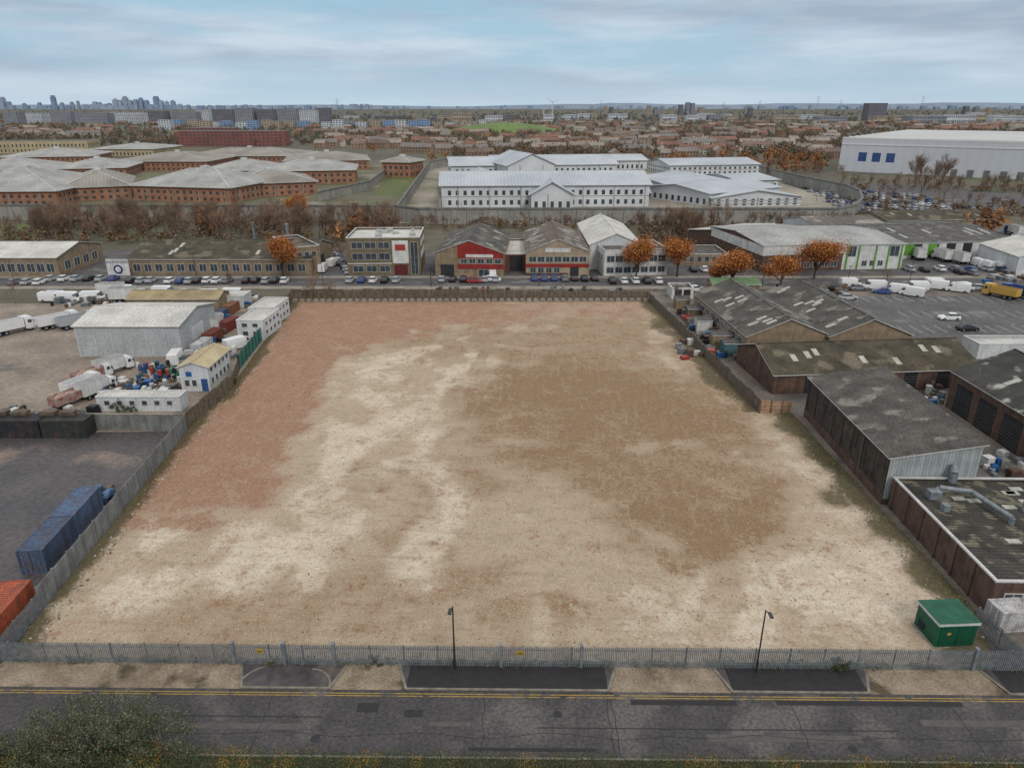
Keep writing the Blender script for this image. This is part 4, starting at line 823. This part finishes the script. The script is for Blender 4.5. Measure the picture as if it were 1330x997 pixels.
def truck_mesh(body='box'):
    mb=MB(); mb.box(-3.6,3.4,-.45,.45,.6,.9,dark)
    lofted(mb,[(2.0,1.15,1.1,.55,2.9),(3.3,1.18,1.1,.5,2.85),(3.75,1.12,1.0,.5,2.5)],paint); mb.box(3.56,3.8,-1.0,1.0,1.65,2.3,glass); mb.box(2.5,3.2,-1.185,1.185,1.65,2.3,glass); mb.box(3.7,3.86,-1.1,1.1,.5,.95,dark)
    for s in (-1,1): mb.box(3.8,3.9,s*.85-.15,s*.85+.15,.65,.85,lg); mb.box(3.5,3.65,s*1.3-.1,s*1.3+.1,1.7,2.2,dark)
    for x in (-2.8,-1.6,2.7):
        for s in (-1,1): wheel(mb,x,s*1.0,.5,.3)
    if body=='box':
        mb.box(-3.9,1.8,-1.22,1.22,1.0,3.5,whitep); 
        for z in (1.02,3.4): mb.box(-3.93,1.83,-1.25,1.25,z,z+.1,frame)
    else:
        rp=paint if body=='tip' else M('faded_red',S(142,84,76),S(176,160,152),sc=.8,streak=.3)
        for s in (-1,1): mb.prism([(-3.9,1.0),(1.8,1.0),(1.8,2.6),(-3.9,2.6)],s*1.2-.05,s*1.2+.05,rp); [mb.box(x,x+.12,s*1.29-.04,s*1.29+.04,1.0,2.6,rp) for x in np.arange(-3.8,1.8,.7)]
        mb.box(-3.9,1.8,-1.15,1.15,1.0,1.12,dark); mb.box(1.7,1.82,-1.15,1.15,1.0,2.9,rp); mb.box(-3.95,-3.85,-1.15,1.15,1.0,2.6,rp)
        if body!='tip': lofted(mb,[(-3.7,1.0,.4,1.13,2.0),(-2,1.12,.5,1.13,2.8),(0,1.12,.4,1.13,2.5),(1.6,1.1,.5,1.13,2.2)],load)
    return mb.mesh('truck')
cars=[car_mesh(0),car_mesh(1)]; vanm=van_mesh(); tbox,ttip,tskip=truck_mesh('box'),truck_mesh('tip'),truck_mesh('skip')
CW=S(208,208,208); CK=S(28,28,32); CG=S(110,114,120); CS=S(156,160,164); CBl=S(44,68,126); CR=S(140,36,38); CY=S(186,150,76)
def car(u,v,h=0,c=None,m=None,name='parked_car',sc=1): obj(name,m or random.choice(cars),loc=G(u,v),rz=math.radians(h+U(-3,3)),color=c or random.choice((CW,CW,CK,CG,CS,CBl,CK,CS)),sc=sc)
for u,v,h,c in ((1232,415,175,CW),(1256,429,5,CK),(1101,389,10,CS),(1145,381,160,CBl),(1190,379,150,CS),(1187,373,0,CK),(237,472,20,CG),(617,367,0,CR),(640,365,0,CW),(628,383,0,CR),(645,383,180,CK),(1245,355,90,CK),(1262,357,90,CG),(885,384,80,CG),(904,378,20,CW)): car(u,v,h,c)
for i in range(17):
    if i not in (3,11): car(172+i*12.4+U(-1,1),366.5+U(-.5,.5),90+U(-6,6))
for i in range(7): car(694+i*13,364,90,random.choice((CR,CBl,CBl,CK,CG,CBl)))
for i in range(6):
    if i!=3: car(574+i*14,365,90)
for i in range(5): car(455+i*15,366,88)
for i in range(9): car(20+i*16,368.5 if i<3 else 364,90)
for i in range(5): car(795+i*15,367,90)
for i in range(8): car(180+i*20+U(-3,3),385+U(-1.5,1.5),U(-10,10))
for i in range(7): car(1180+i*20,352+U(-1,1),90+U(-8,8))
for i in range(5): car(900+i*14,352,90)
for i in range(9): car(428+i*3,326+i*3.6,U(60,120))
for i in range(9): v_=R()<.5; car(1085+i*26+U(-4,4),377+U(-2,2),random.choice((0,150,175)),m=vanm if v_ else None,c=CW if v_ else None,name='parked_van' if v_ else 'parked_car')
for u,v,h in ((75,390,0),(92,391,0),(122,390,5),(1104,372,0),(1163,380,150),(1183,384,140),(275,388,0),(305,386,0),(68,391,0),(433,345,80),(640,362,90),(420,352,90),(1215,372,0),(1250,378,10),(1280,348,90),(1296,350,90),(1268,345,90),(230,470,100),(310,452,50),(214,383,0)): car(u,v,h,CW,vanm,'parked_van')
for u,v,h,m,c,n,sc in ((18,432,55,ttip,CW,'tipper_truck',1),(78,424,50,ttip,CW,'tipper_truck',1),(104,424,50,ttip,CS,'tipper_truck',1),(95,524,70,tskip,CW,'skip_truck',.8),(108,506,70,ttip,CW,'skip_truck',.8),(122,494,65,tskip,CW,'skip_truck',.8),(150,483,60,tbox,CW,'box_truck',.8),(152,386,0,tbox,CW,'box_truck',1),(168,392,10,tbox,CS,'box_truck',1),(282,428,100,tbox,CW,'box_truck',.9),(128,512,70,tbox,CW,'box_truck',.8),
    (1298,386,120,ttip,CY,'tipper_truck',1),(1322,386,120,ttip,CBl,'tipper_truck',1),(1222,338,90,tbox,CW,'box_truck',1),(1190,336,80,tbox,CW,'box_truck',1),(1240,341,100,tbox,CW,'box_truck',1),(1316,305,90,tbox,CBl,'box_truck',1),(1322,318,80,tbox,CW,'box_truck',1),(1326,330,95,tbox,CR,'box_truck',1)): obj(n,m,loc=G(u,v),rz=math.radians(h),color=c,sc=sc)
for r_ in range(8):
    for i in range(20):
        if R()<.72: 
            u=1036+i*8.5+r_*8; v=241+r_*4.3+i*.8
            if u<1250 and v<277: car(u,v,U(75,105),random.choice((CW,CW,CS,CS,CG,CK,CBl)))
for i in range(16): car(1150+i*12,262+i*1.0,U(-5,12))
# ---------------------------------------------------------------- containers and yard clutter
def cont_mesh():
    mb=MB(); L_,W_,H_=6.06,2.44,2.59; mb.box(0.05,L_-.05,.05,W_-.05,.1,H_-.06,contp)
    for x in (0,L_-.12):
        for y in (0,W_-.12): mb.box(x,x+.12,y,y+.12,0,H_,contp)
    for z in (0,H_-.1):
        for y in (.0,W_-.1): mb.box(.12,L_-.12,y,y+.1,z,z+.1,contp)
        for x in (0,L_-.1): mb.box(x,x+.1,.12,W_-.12,z,z+.1,contp)
    x=.25
    while x<L_-.3:
        for y in (.02,W_-.05): mb.box(x,x+.14,y,y+.03,.1,H_-.1,contp)
        mb.box(x,x+.14,.1,W_-.1,H_-.06,H_-.03,contp); x+=.28
    for y in (.5,1.0,1.45,1.95): mb.cyl((-.03,y,.15),(-.03,y,H_-.15),.03,.03,6,galv)
    mb.box(.0,.02,1.21,1.23,.15,H_-.15,dark); return mb.mesh('shipping_container')
cm=cont_mesh()
def cont(p,rz,c,s=1): return obj('shipping_container',cm,loc=p,rz=rz,color=c,sc=s)
wa=ang(G(56,793),G(243,560)); A=G(28,745); d=Vector((math.cos(wa),math.sin(wa),0)); nrm=Vector((d.y,-d.x,0))
cont(A+nrm*2.44,wa,S(80,96,122)); cont(A+nrm*2.44+d*6.25,wa+.01,S(92,112,142)); 
tb=MB(); q=A+nrm*2.44+d*12.6; T=Matrix.Translation(q)@Matrix.Rotation(wa,4,'Z')
for _ in range(40): x,y,z=U(0,2),U(-.3,2.4),U(0,1.5); tb.box(x,x+U(.4,1.2),y,y+U(.3,.9),z*.6,z*.6+U(.2,.6),random.choice((contp,M('tarpaulin_blue',S(88,118,156),sc=1),wood)),T)
obj('tarpaulin_pile',tb,color=S(90,110,140))
A2=G(-15,842); cont(A2+nrm*1.0+d*-.3,wa,S(176,92,66))
for i,(u,c) in enumerate(((56,S(52,60,56)),(-4,S(48,52,56)),(-64,S(56,72,64)))): cont(G(u,569),0,c)
pal_=MB()
for u in (8,34,70,95):
    p=G(u,560); 
    for k in range(3): pal_.box(p.x-1,p.x+1,p.y-.6,p.y+.6,2.62+k*.18,2.72+k*.18,wood); pal_.box(p.x-.9,p.x+.9,p.y-.5,p.y+.5,2.725+k*.18,2.795+k*.18,wood)
obj('timber_stack',pal_)
for (u,v,a,c) in ((262,462,1.5,CW),(246,446,1.5,S(170,170,170)),(268,432,1.5,S(110,66,58)),(285,420,1.5,S(70,90,112)),(296,432,1.4,S(134,62,56)),(255,436,1.5,CW),(300,410,1.5,S(140,96,72)),(276,448,1.5,S(130,70,60)),(250,420,1.5,S(160,164,168)),(262,414,1.5,CW)): cont(G(u,v),a,c,.8)
bm=[M('barrel_blue',S(44,88,138),sc=1,rough=.4),M('barrel_red',S(160,62,54),sc=1,rough=.4),M('barrel_green',S(54,120,92),sc=1,rough=.4),whitep,dark]
mb=MB()
for i in range(90):
    p=G(U(180,232),U(480,494)); m_=bm[min(4,int(R()*5))]; z=0 if R()<.7 else .9; mb.cyl((p.x,p.y,z),(p.x,p.y,z+.88),.3,.3,10,m_).cyl((p.x,p.y,z+.3),(p.x,p.y,z+.34),.32,.32,10,m_)
obj('oil_drums',mb)
def clutter(name,n,u0,u1,v0,v1,mats,s0=.5,s1=1.8):
    mb=MB()
    for _ in range(n):
        p=G(U(u0,u1),U(v0,v1)); T=Matrix.Translation(p)@Matrix.Rotation(U(-.3,.3),4,'Z'); a,b,c=U(s0,s1),U(s0,s1),U(.3,1.3); m_=random.choice(mats); k=R()
        if k<.4:
            for q in range(int(c/.2)+1): mb.box(-a/2,a/2,-b/2,b/2,q*.2,q*.2+.1,m_,T).box(-a/2+.1,a/2-.1,-b/2+.1,b/2-.1,q*.2+.1,q*.2+.2,m_,T)
        elif k<.8: mb.box(-a/2,a/2,-b/2,b/2,0,c,m_,T).box(-a/2-.04,a/2+.04,-b/2-.04,b/2+.04,c+.002,c+.1,m_,T)
        else: mb.cyl(p,p+Vector((0,0,c)),.35,.35,10,m_)
    obj(name,mb)
mix_=[wood,whitep,dark,bm[0],galv,brick_r,conc_w,whitep]
clutter('yard_materials',120,125,235,496,520,mix_); clutter('yard_materials',90,245,305,412,468,mix_); clutter('yard_materials',80,60,340,384,400,mix_,.6,2.4)
clutter('yard_materials',110,880,962,395,470,[wood,wood,galv,conc_w,brick_r,dark,whitep,bm[0],bm[1]],.5,1.8); clutter('yard_materials',26,1060,1100,372,386,[wood,wood,galv],.8,2.2); clutter('yard_materials',40,1275,1330,590,690,mix_,.4,1.3); clutter('yard_materials',25,1200,1225,500,530,mix_,.5,1.4)
clutter('yard_materials',40,1010,1060,372,392,mix_,.5,1.5); clutter('yard_materials',40,1280,1330,340,372,mix_,.8,2.5); clutter('yard_materials',40,560,860,376,384,[wood,galv,conc_w,dark],.4,1.4); clutter('yard_materials',30,0,130,536,552,mix_,.5,1.6)
p=G(1296,822); cont(p,math.radians(5),CW,.8)
mb=MB()
for i in range(22):
    p=G(1100,392)+Vector((i*2.6,0,0)); mb.box(p.x,p.x+.1,p.y,p.y+4.8,.013,.017,whitep)
for r_ in range(2):
    for i in range(16): p=G(1180,432-r_*20)+Vector((i*2.6,0,0)); mb.box(p.x,p.x+.1,p.y,p.y+4.8,.013,.017,whitep)
obj('parking_bay_markings',mb)
bt=[qmesh('bare_tree',*b,[twig,twig2,scrub]) for b in bare]
for i,(u,v,h) in enumerate(((410,392,9),(398,392,7),(432,391,7),(1195,260,20),(1225,262,18),(20,395,7),(300,372,6),(1150,372,6),(880,395,6))): obj('bare_tree',bt[i%5],loc=G(u,v),rz=i,sc=h)
def person(p,rz):
    J=[(0,0,.95),(0,0,1.15),(0,0,1.42),(0,0,1.52),(0,0,1.66),(.1,0,.9),(.11,.02,.5),(.12,0,.08),(.12,-.14,.04),(-.1,0,.9),(-.11,-.05,.5),(-.12,.05,.08),(-.12,-.09,.04),(.2,0,1.4),(.25,.03,1.12),(.26,-.05,.86),(-.2,0,1.4),(-.25,.03,1.12),(-.26,-.05,.86)]
    E=[(0,1),(1,2),(2,3),(3,4),(0,5),(5,6),(6,7),(7,8),(0,9),(9,10),(10,11),(11,12),(2,13),(13,14),(14,15),(2,16),(16,17),(17,18)]
    rr=[.15,.14,.15,.06,.11,.1,.07,.05,.045,.1,.07,.05,.045,.07,.05,.04,.07,.05,.04]
    me=bpy.data.meshes.new('person'); me.from_pydata(J,E,[]); o=obj('person',me,loc=p,rz=rz); md=o.modifiers.new('s','SKIN')
    if me.skin_vertices:
        for i,r_ in enumerate(rr): me.skin_vertices[0].data[i].radius=(r_,r_*.8)
        me.skin_vertices[0].data[0].use_root=True
    o.modifiers.new('d','SUBSURF').levels=1; me.materials.append(M('red_jacket',S(170,40,40),sc=3))
    obj('trousers',MB().cyl((.1,0,.9),(.11,.02,.5),.115,.085,10,dark).cyl((.11,.02,.5),(.12,0,.06),.085,.065,10,dark).cyl((-.1,0,.9),(-.11,-.05,.5),.115,.085,10,dark).cyl((-.11,-.05,.5),(-.12,.05,.06),.085,.065,10,dark),o)
    obj('hair',MB().cyl((0,.02,1.68),(0,.02,1.79),.11,.07,10,trunk),o)
person(G(1288,652),.4)
print('objects',len(bpy.data.objects))
